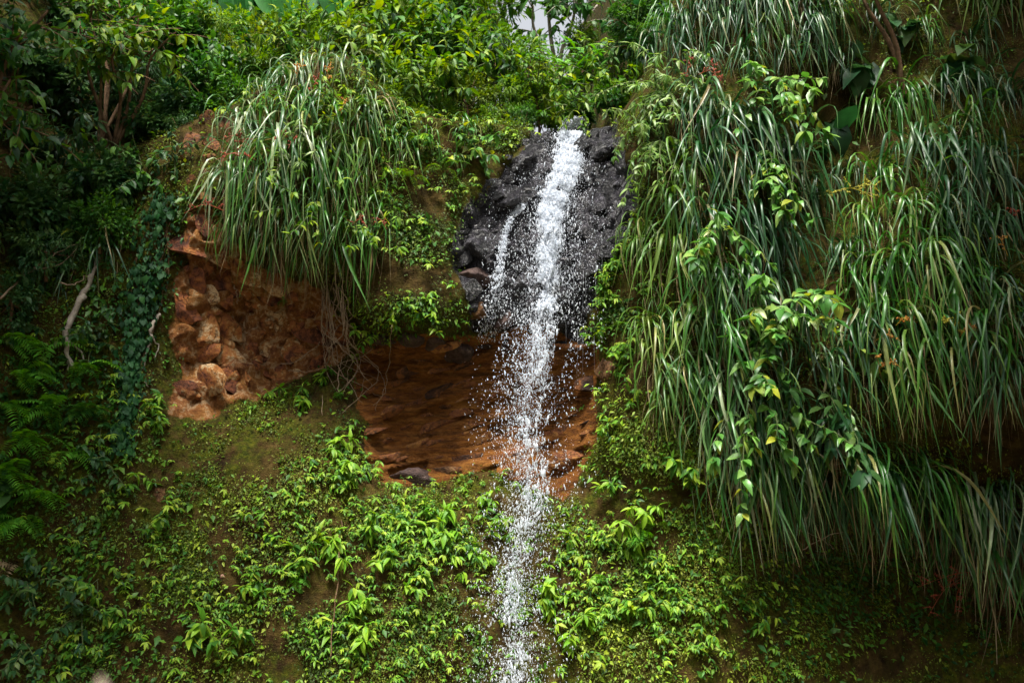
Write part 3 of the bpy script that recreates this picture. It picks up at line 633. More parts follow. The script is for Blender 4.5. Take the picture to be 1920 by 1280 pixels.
# every plant of a mass gets a label of its own: colour, place in its row, row
ORD = ['first', 'second', 'third', 'fourth', 'fifth', 'sixth', 'seventh', 'eighth', 'ninth', 'tenth', 'eleventh', 'twelfth']
HUE = {'silver': 'silvery', 'green': 'bright green', 'deep': 'dark green', 'lime': 'yellow-green'}
for gp, where_, step in ((G_L, 'on the left overhang', 75), (G_R, 'of the curtain beside the fall', 95), (G_E, 'of the right-hand cascade', 85), (G_T, 'along the upper right rock edge', 60)):
    mem = [r for r in STRAP_ROOTS if r[2].get('group') == gp and r[2]['label'].startswith(('strap-leaved plant in', 'dark strap-leaved plant fringing', 'strap-leaved plant low'))]
    rows = {}
    v0 = min(r[1] for r in mem)
    for r in mem: rows.setdefault(int((r[1] - v0) // step), []).append(r)
    for i, k in enumerate(sorted(rows)):
        for j, r in enumerate(sorted(rows[k], key=lambda q: q[0])):
            r[2]['label'] = '%s strap-leaved plant, %s from left, %s row %s' % (HUE[r[3]], ORD[j], ORD[i], where_)

# flower spikes belong to the nearest strap-leaved plant
def spike(path, rb, mat, nb, seed):
    g = random.Random(seed); b = MB(); P = smooth_path(path, 5)
    b.add(*tube(P, .004, .002, 4), tint=.8)
    L = np.linalg.norm(P[-1] - P[0])
    for k in range(nb):
        f = .25 + .75 * k / nb; p = P[int(f * (len(P) - 1))]; 
        d = np.array([g.uniform(-1, 1), g.uniform(-.7, .2), g.uniform(-.3, .6)]); d /= np.linalg.norm(d); ln = L * g.uniform(.18, .4) * (1.1 - .6 * f)
        e = p + d * ln; b.add(*tube([p, (p + e) / 2 + [0, 0, .01], e], .0025, .0015, 3), tint=.6)
        for j in range(int(5 + ln * 50)):
            c = p + d * ln * g.uniform(.15, 1.05) + np.array([g.gauss(0, .005) for _ in range(3)])
            s_ = g.uniform(.006, .012); b.add(OCV * [s_ * .6, s_ * .6, s_] @ one_frame((g.gauss(0, 1), g.gauss(0, 1), .4), (0, 0, 1)).T + c, OCF.tolist(), tint=g.random())
    return b.mesh('flower_spike', mat)
def add_spike(u0, v0, u1, v1, mat, nb, out=.36):
    p0 = hit(u0, v0)[0]; y = float(p0[1]) - out
    p1 = at(u1, v1, y - .05); pm = at((u0 + u1) / 2, (v0 + v1) / 2 - 14, y); p0 = at(u0, v0, y + .1)
    par = min(STRAP_ROOTS, key=lambda r: (r[0] - u0)**2 + (r[1] + 40 - v0)**2)[2]
    o = link('flower_spike', spike([p0, pm, p1], .01, mat, nb, int(u0 + v0)), par)
    o.matrix_parent_inverse = Matrix.Translation(-par.location)
for a in [(470, 275, 415, 262, M_RED, 7), (480, 300, 405, 300, M_RED, 7), (545, 262, 512, 265, M_RED, 5), (560, 270, 540, 280, M_RED, 5), (420, 395, 345, 400, M_RED, 7), (570, 130, 555, 148, M_ORANGE, 6), (620, 130, 610, 160, M_ORANGE, 7), (600, 150, 585, 175, M_RED, 6), (650, 190, 640, 215, M_ORANGE, 6), (700, 420, 725, 430, M_RED, 5), (660, 422, 690, 428, M_RED, 5),
          (1300, 110, 1285, 150, M_RED, 9), (1330, 120, 1345, 160, M_RED, 8), (1310, 140, 1355, 155, M_RED, 6), (1640, 372, 1555, 362, M_YELLOW, 9), (1650, 362, 1610, 350, M_YELLOW, 7), (1800, 640, 1765, 600, M_YELLOW, 8), (1800, 630, 1830, 620, M_ORANGE, 6), (1790, 610, 1800, 590, M_YELLOW, 6),
          (1640, 640, 1690, 640, M_ORANGE, 7), (1650, 700, 1640, 670, M_ORANGE, 6), (1650, 690, 1690, 690, M_ORANGE, 7), (1680, 610, 1720, 605, M_ORANGE, 6), (1880, 1075, 1720, 1100, M_RED, 9), (1800, 1085, 1740, 1155, M_RED, 8), (1800, 1100, 1790, 1150, M_RED, 8), (1860, 440, 1890, 480, M_ORANGE, 6), (1890, 400, 1910, 410, M_RED, 6)]:
    add_spike(*a)

# ------------------------------------------------------------------ ground cover on the cliff (uncountable)
def zone_density(U, Vp):
    d = np.full(U.shape, .35)
    for (u0, v0, su, sv, wt) in [(790, 430, 110, 110, 1.6), (760, 560, 110, 50, 1.1), (1150, 580, 45, 130, 1.6), (1170, 850, 60, 130, 1.4), (1200, 1050, 150, 170, 1.0), (1330, 930, 110, 130, 1.5), (1560, 1150, 220, 130, 1.1), (520, 880, 260, 110, .8), (800, 1020, 150, 130, .8), (350, 1090, 260, 160, .7), (1180, 330, 40, 140, 1.6), (650, 1180, 260, 100, .8), (1000, 1200, 150, 90, .7), (430, 790, 160, 50, .5), (770, 250, 110, 45, 1.4), (930, 250, 60, 30, 1.2), (600, 150, 120, 50, 1.2), (380, 215, 60, 25, 1.0), (1200, 260, 50, 90, 1.0)]:
        d += wt * np.exp(-((U - u0) / su)**2 - ((Vp - v0) / sv)**2)
    for (u0, v0, su, sv, wt) in [(180, 800, 90, 90, .8), (1700, 1200, 140, 60, .7), (1600, 300, 80, 160, .8), (390, 870, 150, 60, .6), (1330, 1180, 60, 60, .5), (230, 1060, 60, 40, .8)]:
        d -= wt * np.exp(-((U - u0) / su)**2 - ((Vp - v0) / sv)**2)
    return np.clip(d, .03, 3)
vis = (CU > -80) & (CU < 2000) & (CVp > -60) & (CVp < 1360)
vis[:, NF:] &= (Yv[:, NF:] < 3)
dens = zone_density(CU, CVp) * (1 - mw)**2 * (1 - .96 * mo)**2 * vis
dens *= sstep(-.16, .16, fbm(X * 2.5, Z * 2.5, 201)) * (.35 + sstep(-.1, .2, fbm(X * 8, Z * 8, 202)))
def surface_scatter(nn, dens, seed, jit=.03):
    g = np.random.default_rng(seed); pr = dens.ravel() / dens.sum()
    k = g.choice(len(pr), nn, p=pr)
    return V[k] + g.normal(0, jit, (nn, 3)) * [1, .15, 1], NRM.reshape(-1, 3)[k], g
V = np.stack([X, Yv, Z], -1).reshape(-1, 3)
def leaf_field(name, nn, dens, seed, tmpl, s0, s1, mat, out, lab, cat):
    P, N_, g = surface_scatter(nn, dens, seed)
    d = N_ * out + np.array([0, 0, -.55]) + g.normal(0, .55, (nn, 3))
    Rm = frames(d, N_ + np.array([0, 0, .6]) + g.normal(0, .3, (nn, 3)))
    S = g.uniform(s0, s1, nn) * (1 + .6 * (g.random(nn) > .85))
    tint = np.clip(.5 + 1.6 * fbm(P[:, 0] * 1.2, P[:, 2] * 1.2, seed) + g.normal(0, .22, nn), 0, 1)
    W, FF, T = scatter(tmpl, P + N_ * g.uniform(.0, .035, (nn, 1)), Rm, S, tint)
    return tag(link(name, mesh_arrays(name, W, FF, mat, tint=T)), lab, cat, kind='stuff')
leaf_field('moss', 170000, dens, 301, LEAF5, .010, .026, LM['olive'][1], .7, 'yellow-green moss and tiny leaves over the damp rock', 'moss')
leaf_field('creeping_leaves', 11000, dens, 302, LEAF5, .025, .06, LM['herb'][1], .9, 'small creeping green leaves over the mossy wall', 'ground cover')

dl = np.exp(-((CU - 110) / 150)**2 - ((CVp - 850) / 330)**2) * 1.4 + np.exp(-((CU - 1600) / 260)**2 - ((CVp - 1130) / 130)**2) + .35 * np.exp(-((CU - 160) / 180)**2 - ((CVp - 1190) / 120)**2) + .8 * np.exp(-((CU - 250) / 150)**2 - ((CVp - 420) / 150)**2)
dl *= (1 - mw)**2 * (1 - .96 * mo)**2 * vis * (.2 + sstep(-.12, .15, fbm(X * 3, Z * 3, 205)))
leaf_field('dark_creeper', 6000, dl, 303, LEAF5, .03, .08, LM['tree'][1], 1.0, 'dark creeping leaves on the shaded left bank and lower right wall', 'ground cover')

# ------------------------------------------------------------------ wall herbs
def herb_mesh(seed, joined, nst=3, mat=None):
    g = random.Random(seed); b = MB()
    for s_ in range(nst):
        e = np.array([g.gauss(0, .05), -g.uniform(.03, .11), g.uniform(-.03, .06)]); tv = g.random()
        b.add(*tube([(0, .03, 0), e * .6 + [0, 0, .012], e], .003, .0018, 3), tint=.3, mi=1)
        a0 = g.random() * 6.28; m_ = g.randint(3, 6)
        for k in range(m_):
            a = a0 + k * 6.28 / m_ + g.gauss(0, .25)
            d = np.array([math.cos(a), -.35 + .6 * math.sin(a), -.35 + .35 * math.sin(a)]); L = g.uniform(.035, .085)
            Vv, Ff, Aa = ovate(L, L * g.uniform(.3, .42), g.uniform(.5, 1.1), .15, 3)
            b.add(Vv @ one_frame(d, (0, -.5, 1)).T + e, Ff, np.clip(tv + g.gauss(0, .2), 0, 1), Aa)
    return b
HB = [herb_mesh(400 + k, True, 2 + k % 3) for k in range(12)]
HERB = [b.mesh('wall_herb', [LM['herb'][1], M_STEM]) for b in HB]
hd = np.zeros_like(X)
for (u0, v0, su, sv, wt) in [(800, 1010, 110, 110, 2.4), (660, 880, 60, 60, 1.2), (640, 1060, 110, 110, 1.2), (520, 960, 110, 80, .9), (380, 1110, 200, 110, .55), (1150, 590, 42, 120, 5.0), (1155, 840, 45, 110, 3.2), (110, 1120, 130, 120, 1.0), (200, 800, 80, 120, .5), (1190, 1010, 120, 120, 1.8), (1120, 1150, 150, 90, 1.5), (760, 590, 80, 40, 1.5), (560, 740, 110, 40, .8), (900, 1180, 160, 80, 1.2), (620, 1200, 200, 70, .9), (230, 920, 110, 110, .9), (830, 400, 80, 90, .8), (1350, 1160, 120, 90, .7), (700, 660, 50, 60, .8), (980, 1000, 60, 150, .5)]:
    hd += wt * np.exp(-((CU - u0) / su)**2 - ((CVp - v0) / sv)**2)
for (u0, v0, su, sv, wt) in [(770, 245, 90, 35, 2.2), (930, 250, 50, 25, 2.0), (480, 190, 90, 30, 1.2), (860, 250, 40, 30, 1.5)]:
    hd += wt * np.exp(-((CU - u0) / su)**2 - ((CVp - v0) / sv)**2)
hd += 2.0 * np.exp(-((CU - 830) / 90)**2 - ((CVp - 1000) / 90)**2)
hd *= 1 - .8 * np.exp(-((CU - 390) / 130)**2 - ((CVp - 870) / 60)**2)
hd *= (1 - .97 * mo) * (1 - mw)**2 * vis * (.06 + sstep(-.05, .16, fbm(X * 4.5, Z * 4.5, 211)) * (.3 + sstep(-.1, .1, fbm(X * 1.5, Z * 1.5, 212))))
P, N_, g = surface_scatter(1500, hd, 305)
order = np.argsort(-(g.random(1500)))
def herb_label(p):
    u, v = proj(p[None]); u = u[0]; v = v[0]
    if u > 1060:
        return ('small bright leafy plant beside the upper fall on the right', 'herbs right of the fall') if v < 720 else ('small leafy plant on the mossy wall right of the falling water', 'herbs low right of the fall')
    if v < 400: return ('small leafy plant on the rim left of the stream', 'herbs on the rim')
    if v < 700: return ('small leafy plant on the ledge above the orange rock', 'herbs on the ledge')
    if u > 560: return ('small bright green plant on the wall below the orange rock', 'herbs below the orange rock')
    return ('small leafy plant on the brown bank at lower left', 'herbs on the lower left bank')
for k in order[:290]:
    lb, gp = herb_label(P[k])
    o = tag(link('wall_herb', random.choice(HERB)), lb, 'herb', gp)
    o.location = P[k]; o.rotation_euler = (random.gauss(0, .25), random.gauss(0, .25), random.gauss(0, .5)); q = random.uniform(.6, 1.25); o.scale = (q, q, q)
allV = []; allF = []; allT = []; allM = []; off = 0
for k in order[290:]:
    b = HB[random.randrange(12)]; a = random.gauss(0, .5); c, s_ = math.cos(a), math.sin(a); q = random.uniform(.4, .95)
    W = np.concatenate(b.V) @ np.array([[c, s_, 0], [-s_, c, 0], [0, 0, 1]]) * q + P[k]
    allV.append(W); allF += [tuple(i + off for i in f) for f in b.F]; allT.append(np.concatenate(b.T)); allM += b.M; off += len(W)
bb = MB(); bb.V = allV; bb.F = allF; bb.T = allT; bb.A = [np.zeros(off)]; bb.M = allM
tag(link('herb_cover', bb.mesh('herb_cover', [LM['herb'][1], M_STEM])), 'mass of small bright green herbs over the lower wall', 'ground cover', kind='stuff')

# ------------------------------------------------------------------ leafy shrubs and vines with single leaves as parts
def leaf_set(mat, ratio, droops=(.2, .5, .9, 1.3), heart=False, n_=4):
    out = []
    for dr in droops:
        for r_ in (ratio * .9, ratio * 1.12):
            b = MB(); b.add(*ovate(1.0, r_, dr, .16, n_, heart=heart)); out.append(b.mesh('leaf', mat))
    return out
LM['feather'] = (leaf_mat('feather_leaf', pal((.05, .14, .02), (.10, .21, .03), (.17, .28, .06), (.25, .34, .10)), .45, .35),)
LM['banana'] = (leaf_mat('banana_blade', P_BAN, .6, .12, spec=.2),)
LM['brightherb'] = (leaf_mat('bright_herb_leaf', pal((.08, .22, .012), (.13, .29, .015), (.20, .36, .02), (.27, .40, .03)), .5, .3, spec=.28),)
LS = {'brightherb': leaf_set(LM['brightherb'][0], .34, (.7, 1.0, 1.3)), 'feather': leaf_set(LM['feather'][0], .26), 'shrub': leaf_set(LM['shrub'][0], .5), 'dark': leaf_set(LM['dark'][0], .45), 'narrow': leaf_set(LM['bush'][0], .24), 'darknarrow': leaf_set(LM['dark'][0], .27),
      'herb': leaf_set(LM['herb'][0], .36), 'tree': leaf_set(LM['tree'][0], .45), 'ivy': leaf_set(LM['ivy'][0], .8, heart=True, n_=3), 'bush': leaf_set(LM['bush'][0], .45), 'taro': leaf_set(LM['dark'][0], .75, heart=True), 'ginger': leaf_set(LM['fern'][0], .2), 'banana': leaf_set(LM['banana'][0], .3, (.1, .3, .5), n_=7)}
def shrub(name, base, label, cat, axis, nbr, length, droop, spread, kind, leaf, nodes, per, group=None, bark=M_STEM, r0=.008, start=.2, seed=0, sub=0):
    g = random.Random(seed * 31 + 7); base = np.asarray(base, float)
    t = thing(name, base, label, cat, group); sb = MB(); pool = LS[kind]
    def leaves_at(p, d, m_, f):
        for k in range(m_):
            a = g.random() * 6.283; x = np.cross(d, (.2, .3, 1)); x /= np.linalg.norm(x) + 1e-9; y = np.cross(d, x)
            ld = x * math.cos(a) + y * math.sin(a) + d * g.uniform(.2, .8) + np.array([0, -.25, -g.uniform(.1, .5)])
            L = leaf * g.uniform(.65, 1.15) * (1 - .25 * f * (g.random() < .5))
            link('leaf', g.choice(pool), t, mat4(one_frame(ld, (g.gauss(0, .3), -.35 + g.gauss(0, .3), 1)), p, L))
    def grow(p, d, ln, r, m_, lvl):
        d = d / np.linalg.norm(d); N2 = 8; pts = [p]; st = ln / N2
        for i in range(N2):
            d = d + np.array([g.gauss(0, .10), g.gauss(0, .10), g.gauss(0, .10) - droop * st]); d /= np.linalg.norm(d); pts.append(pts[-1] + d * st)
        sb.add(*tube(pts, r, r * .35, 5))
        for i in range(m_):
            f = start + (1 - start) * (i + g.random() * .6) / m_; f = min(f, .99); j = f * N2; i0 = int(j)
            q = pts[i0] + (pts[i0 + 1] - pts[i0]) * (j - i0); leaves_at(q, pts[i0 + 1] - pts[i0], per, f)
            if lvl < sub and g.random() < .5: grow(q, (pts[i0 + 1] - pts[i0]) / st + np.array([g.gauss(0, .7), g.gauss(0, .5) - .2, g.gauss(0, .5)]), ln * .4, r * .5, max(2, m_ // 2), lvl + 1)
        leaves_at(pts[-1], d, per + 1, 1)
    for k in range(nbr):
        d = np.asarray(axis, float) + np.array([g.gauss(0, spread), g.gauss(0, spread * .6), g.gauss(0, spread)])
        grow(np.array([g.gauss(0, .03), 0, g.gauss(0, .03)]), d, length * g.uniform(.55, 1.1), r0, nodes, 0)
    link('stem', sb.mesh('stem', bark), t); return t
def H(u, v, dy=0.0): return hit(u, v, dy)[0]
A_ = lambda u, v, y: at(u, v, y)
shrub('trailing_shrub', H(1450, 165), 'glossy broad-leaved shrub trailing over dark strap leaves at upper right', 'shrub', (-.1, -1, .15), 10, 1.2, 1.5, .42, 'shrub', .145, 6, 3, seed=1, start=.35)
shrub('trailing_shrub', H(1425, 290), 'glossy leafy branches hanging down in front of the curtain', 'shrub', (0, -1, .05), 8, 1.25, 1.9, .28, 'shrub', .15, 6, 3, seed=2, start=.4)
shrub('trailing_shrub', H(1450, 590), 'large pale-leaved shrub in the middle of the right-hand curtain', 'shrub', (0, -1, .1), 15, 1.15, 1.0, .5, 'shrub', .17, 6, 3, seed=3, start=.4)
shrub('trailing_shrub', H(1335, 440), 'small glossy shrub halfway up the curtain beside the fall', 'shrub', (.1, -1, .15), 7, .85, 1.3, .42, 'shrub', .14, 4, 3, seed=4, start=.45)
shrub('trailing_shrub', H(1400, 750), 'pale leafy shrub at the lower end of the curtain', 'shrub', (-.1, -1, 0), 9, 1.0, 1.2, .4, 'shrub', .15, 5, 3, seed=5, start=.4)
shrub('trailing_shrub', H(1530, 730), 'dark green broad leaves under the pale shrub on the right', 'shrub', (.1, -1, -.05), 6, .9, 1.3, .3, 'dark', .2, 4, 2, seed=6, start=.4)
shrub('feathery_shrub', H(1240, 180), 'pale feathery narrow-leaved shrub spilling from the rim right of the stream', 'shrub', (-.2, -.8, .2), 20, 1.0, 1.4, .5, 'feather', .12, 9, 4, seed=7)
shrub('feathery_shrub', H(1235, 265), 'feathery light green foliage beside the black stone right of the stream', 'shrub', (-.1, -.9, .1), 15, .9, 1.7, .42, 'feather', .11, 8, 4, seed=8)
shrub('leafy_bush', H(895, 285), 'small dark green broad-leaved bush on the left rim of the fall', 'bush', (.1, -.8, .1), 8, .42, 2.0, .7, 'shrub', .12, 3, 3, seed=9)
shrub('leafy_bush', A_(1090, 200, .55), 'leafy branches drooping over the start of the stream', 'bush', (-.2, -.8, .2), 9, .5, 1.8, .6, 'bush', .10, 4, 3, seed=10)
shrub('leafy_bush', H(550, 300), 'small pale-leaved seedling on the left overhang', 'bush', (0, -1, .2), 9, .65, .8, .35, 'feather', .09, 3, 3, seed=11, start=.55)
shrub('leafy_bush', H(610, 235), 'yellow-green seedling among the silver strap leaves', 'bush', (0, -1, .2), 9, .65, .7, .35, 'narrow', .10, 4, 3, seed=12, start=.5)
# left, in shade
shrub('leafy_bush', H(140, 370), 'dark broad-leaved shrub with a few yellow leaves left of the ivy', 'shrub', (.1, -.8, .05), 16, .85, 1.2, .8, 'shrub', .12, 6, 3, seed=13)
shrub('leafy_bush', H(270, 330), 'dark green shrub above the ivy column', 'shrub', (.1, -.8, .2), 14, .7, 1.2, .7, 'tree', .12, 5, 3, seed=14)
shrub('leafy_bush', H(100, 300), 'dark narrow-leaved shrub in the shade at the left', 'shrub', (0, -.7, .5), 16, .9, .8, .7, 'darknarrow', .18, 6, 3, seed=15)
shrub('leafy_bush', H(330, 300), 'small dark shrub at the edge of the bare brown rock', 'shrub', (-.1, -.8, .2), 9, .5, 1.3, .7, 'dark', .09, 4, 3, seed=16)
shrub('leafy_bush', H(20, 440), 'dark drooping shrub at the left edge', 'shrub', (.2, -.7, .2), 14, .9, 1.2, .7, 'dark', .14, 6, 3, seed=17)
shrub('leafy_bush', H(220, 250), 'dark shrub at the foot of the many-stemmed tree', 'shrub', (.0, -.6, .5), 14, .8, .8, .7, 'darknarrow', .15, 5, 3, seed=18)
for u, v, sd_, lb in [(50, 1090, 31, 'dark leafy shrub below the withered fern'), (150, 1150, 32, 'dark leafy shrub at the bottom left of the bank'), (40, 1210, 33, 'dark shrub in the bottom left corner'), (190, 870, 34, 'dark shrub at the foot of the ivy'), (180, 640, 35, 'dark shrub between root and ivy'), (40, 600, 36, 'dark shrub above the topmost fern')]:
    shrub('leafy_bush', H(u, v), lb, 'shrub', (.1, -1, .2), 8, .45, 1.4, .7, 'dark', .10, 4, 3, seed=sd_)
for u, v, sd_, lb in [(680, 195, 37, 'bright seedling near the right shoulder of the left overhang'), (590, 390, 38, 'leafy seedling low in the middle of the left overhang'), (700, 470, 39, 'leafy seedling under the right end of the left overhang')]:
    shrub('leafy_bush', H(u, v), lb, 'bush', (0, -1, .2), 8, .62, .9, .35, 'bush', .09, 3, 3, seed=sd_, start=.55)
for i, (u, v, y, L, kd, lb) in enumerate([(705, 165, .4, .14, 'bush', 'broad-leaved shrub standing out at the right of the silver strap leaves'), (785, 175, .5, .13, 'bush', 'broad-leaved shrub on the rim above the ferns'), (850, 160, .8, .15, 'bush', 'large-leaved shrub in the middle of the rim'), (930, 140, 1.2, .15, 'tree', 'large-leaved dark shrub left of the sky gap'), (650, 110, .8, .14, 'bush', 'large-leaved shrub above the left overhang'), (810, 90, 1.6, .17, 'tree', 'tall large-leaved shrub behind the rim'), (560, 95, 1.0, .14, 'bush', 'large-leaved shrub below the banana leaves'), (480, 130, .9, .13, 'tree', 'large-leaved shrub left of the top of the overhang'), (720, 60, 1.8, .18, 'bush', 'tall yellow-green shrub left of centre behind the rim'), (1000, 175, .9, .12, 'bush', 'broad-leaved shrub at the left of the stream mouth'), (1160, 170, .9, .12, 'bush', 'broad-leaved shrub at the right of the stream mouth'), (400, 165, .8, .13, 'tree', 'large-leaved shrub above the bare rock')]):
    p = A_(u, v, y); p = np.array([p[0], p[1], p[2] - .1])
    shrub('rim_shrub', p, lb, 'shrub', (0, -.45, .8), 11, .75, .9, .6, kd, L, 6, 3, seed=160 + i, start=.25)
# many-stemmed tree at upper left
def tree_stems(name, base, label, tops, kind, leaf, nbr, length, bark, r0, seed, axis=(0, -.5, .3), nodes=5, per=3, leafy=.45):
    g = random.Random(seed); base = np.asarray(base, float); t = thing(name, base, label, 'tree'); sb = MB(); pool = LS[kind]
    for tp in tops:
        tp = np.asarray(tp, float) - base; P_ = smooth_path([(g.gauss(0, .06), g.gauss(0, .04), -.1), tp * .4 + [g.gauss(0, .05), 0, 0], tp * .75 + [g.gauss(0, .06), 0, 0], tp], 4)
        sb.add(*tube(P_, r0, r0 * .35, 7))
        for k in range(nbr):
            f = leafy + (1 - leafy) * g.random(); p = P_[min(int(f * (len(P_) - 1)), len(P_) - 1)]
            d = np.asarray(axis) + np.array([g.gauss(0, .9), g.gauss(0, .5), g.gauss(0, .4)]); d /= np.linalg.norm(d); pts = [p]; st = length * g.uniform(.5, 1.1) / 6
            for i in range(6): d = d + np.array([g.gauss(0, .1), g.gauss(0, .1), -.9 * st]); d /= np.linalg.norm(d); pts.append(pts[-1] + d * st)
            sb.add(*tube(pts, r0 * .3, .003, 4))
            for i in range(nodes):
                q = pts[1 + int(i * 5 / nodes)]
                for _ in range(per):
                    ld = d * .5 + np.array([g.gauss(0, .7), g.gauss(0, .5) - .2, g.gauss(0, .3) - .3])
                    link('leaf', g.choice(pool), t, mat4(one_frame(ld, (g.gauss(0, .3), -.3 + g.gauss(0, .3), 1)), q, leaf * g.uniform(.6, 1.15)))
    link('trunk', sb.mesh('trunk', bark), t); return t
b0 = A_(205, 262, .55)
tree_stems('many_stemmed_tree', b0, 'slender brown many-stemmed tree with a leafy crown at upper left', [A_(u, v, y) for u, v, y in [(150, 40, .2), (185, -30, .6), (215, -20, .8), (235, 60, .1), (262, 20, .9), (290, 90, .4), (180, 110, .2), (330, 60, .3)]], 'bush', .15, 7, .75, M_BARK, .022, 21, leafy=.62, nodes=4)
tree_stems('overhanging_tree', A_(-120, 330, -.5), 'dark tree whose leafy branches reach in from the upper left corner', [A_(40, 60, -.8), A_(90, 20, -.6), A_(20, 150, -.9), A_(-20, 40, -.7), A_(60, 200, -.6)], 'tree', .15, 9, .8, M_BARK, .03, 22, leafy=.5)
tree_stems('sky_tree', A_(1035, 165, 3.6), 'thin pale-trunked tree whose leaves stand against the white sky', [A_(1028, -40, 3.4), A_(1000, 10, 3.2), A_(1075, -10, 3.3), A_(1120, 10, 3.6)], 'tree', .22, 5, .9, M_PALEBARK, .035, 23, leafy=.5, nodes=4)
tree_stems('dark_tree', A_(1215, 200, 1.2), 'dark fine-leaved tree right of the sky gap', [A_(1195, 0, 1.4), A_(1240, -30, 1.2), A_(1170, 60, 1.5), A_(1220, 60, 1.1)], 'dark', .13, 12, .7, M_BARK, .03, 24, leafy=.3)
sp_ = tree_stems('leaning_sapling', A_(1712, 195, .25), 'thin brown sapling leaning across the upper right rock', [A_(1630, -60, -.1), A_(1600, -50, .1)], 'dark', .12, 4, .5, M_BARK, .034, 25, leafy=.8)

# broad single leaves on the upper right rock and big-leaved plants
for u, v, n_, L, lb, sd_ in [(1600, 130, 6, .26, 'heart-leaved plant on the dark rock left of the sapling', 41), (1565, 270, 3, .3, 'large crinkled leaf hanging over the dark hollow at right', 42), (1570, 185, 2, .2, 'pair of broad leaves above the dark hollow', 43), (1790, 120, 4, .26, 'broad-leaved plant beneath the upper right rock', 44), (1680, 60, 5, .2, 'broad-leaved plant behind the leaning sapling trunk', 45), (25, 900, 4, .2, 'broad-leaved plant among the ferns at the left edge', 46)]:
    shrub('broad_leaved_plant', H(u, v), lb, 'plant', (0, -.9, .1), n_, .22, 1.5, .5, 'taro', L, 1, 1, seed=sd_, start=.9)
# bright herbs large enough to show single leaves
BIG = [(842, 985, .15, 10), (825, 1010, .13, 7), (640, 845, .13, 9), (650, 880, .13, 7), (628, 1030, .14, 8), (690, 1120, .14, 9), (660, 1185, .14, 9), (745, 960, .11, 6), (700, 985, .11, 6), (900, 930, .10, 7), (790, 960, .10, 6), (870, 1060, .11, 8), (930, 1010, .10, 5), (800, 1100, .11, 6), (715, 1040, .11, 6), (1180, 1000, .14, 7), (1215, 960, .13, 6), (1090, 1000, .11, 6), (1040, 1120, .13, 8), (1090, 1180, .12, 7), (1160, 1120, .12, 7), (1230, 1140, .11, 6), (1275, 880, .15, 5), (1150, 900, .10, 7), (1140, 620, .08, 9), (1150, 500, .07, 9), (1130, 560, .07, 8), (1165, 660, .08, 7), (1175, 740, .08, 7), (1150, 800, .08, 7), (575, 740, .10, 5), (520, 735, .09, 5), (610, 700, .1, 4), (490, 990, .10, 5), (300, 980, .10, 6), (260, 900, .10, 6), (560, 1040, .12, 6), (480, 1100, .10, 6), (380, 1180, .15, 5), (460, 1190, .12, 4), (300, 790, .1, 6), (290, 750, .09, 5), (740, 610, .07, 7), (810, 590, .08, 8), (690, 620, .09, 6), (1420, 1150, .1, 6), (1310, 1190, .09, 6), (180, 1090, .10, 5), (240, 1150, .1, 5), (790, 270, .11, 6), (740, 320, .1, 5)]
def where(u, v):
    if v < 400: return 'light green plant on the rim right of the left overhang'
    if u > 1300: return 'leafy plant at the foot of the dark lower right wall'
    if u > 1030: return 'bright leafy plant beside the middle of the fall' if v < 850 else 'large bright leafy plant low on the wall right of the water'
    if v < 700: return 'bright leafy plant hanging from the ledge over the orange rock'
    if u > 660: return 'large bright leafy plant directly under the orange rock'
    if u > 540: return 'bright drooping leafy plant left of the orange rock'
    return 'leafy plant on the brown lower left bank'
BL = {0: 'brightest lime-green leaf cluster under the middle of the orange rock', 2: 'bright drooping leaf cluster at the left edge of the orange rock', 4: 'bright leaf cluster on top of a thin brown stem at lower left of the fall', 22: 'broad pale leaves jutting from the mossy wall below the curtain', 38: 'long-leaved plant near the bottom of the brown bank'}
BIGL = {}
for i in sorted(range(len(BIG)), key=lambda i: BIG[i][0]):
    k = where(*BIG[i][:2]); m_ = BIGL.setdefault(k, []); m_.append(i) if i not in BL else None
BIGL = {i: k + (', %s from left' % ORD[j] if len(m_) > 1 else '') for k, m_ in BIGL.items() for j, i in enumerate(m_)}
for i, (u, v, L, nb) in enumerate(BIG):
    shrub('leafy_herb', H(u, v), BL.get(i) or BIGL[i], 'herb', (0, -1, .25), nb // 2 + 2, .2, 2.0, .75, 'brightherb' if i in (0, 1, 2, 3, 4, 5, 6, 9, 11, 15, 16, 18, 19) else 'herb', L * 1.05, 2, 4, group='larger herbs on the wall', seed=60 + i, r0=.004, start=.5)

# ------------------------------------------------------------------ ferns
def frond_mesh(mat, seed, arch=.9, n_=17, wd=.26, lobed=True):
    g = random.Random(seed); b = MB(); pts = []; p = np.zeros(3); a = .55
    for i in range(n_ + 1):
        pts.append(p.copy()); p = p + np.array([0, math.cos(a), math.sin(a)]) / n_; a -= (arch + .55) / n_
    pts = np.array(pts); b.add(*tube(pts, .006, .002, 3), tint=.2)
    for i in range(2, n_ + 1):
        f = i / n_; wv = wd * math.sin(math.pi * (f * .86 + .12)) ** .8
        for sx in (-1, 1):
            d = np.array([sx, .35, -.15 + g.gauss(0, .08)]); Vv = LEAF5N[0] * [1.0 if lobed else .75, 1, 1]
            b.add((Vv * (wv * [.9, 1, 1] if False else wv)) @ one_frame(d, (0, -.2, 1)).T + pts[i], LEAF5N[1].tolist(), np.clip(g.gauss(.5, .2), 0, 1))
    return b.mesh('frond', mat)
FR = {'fern': [frond_mesh(LM['fern'][1], 500 + k, .6 + .25 * k) for k in range(5)], 'olive': [frond_mesh(LM['bush'][1], 520 + k, .8 + .2 * k, wd=.16) for k in range(4)], 'brown': [frond_mesh(M_DEAD, 530, 1.2)], 'deep': [frond_mesh(LM['tree'][1], 540 + k, .7 + .2 * k, 19, .3) for k in range(4)]}
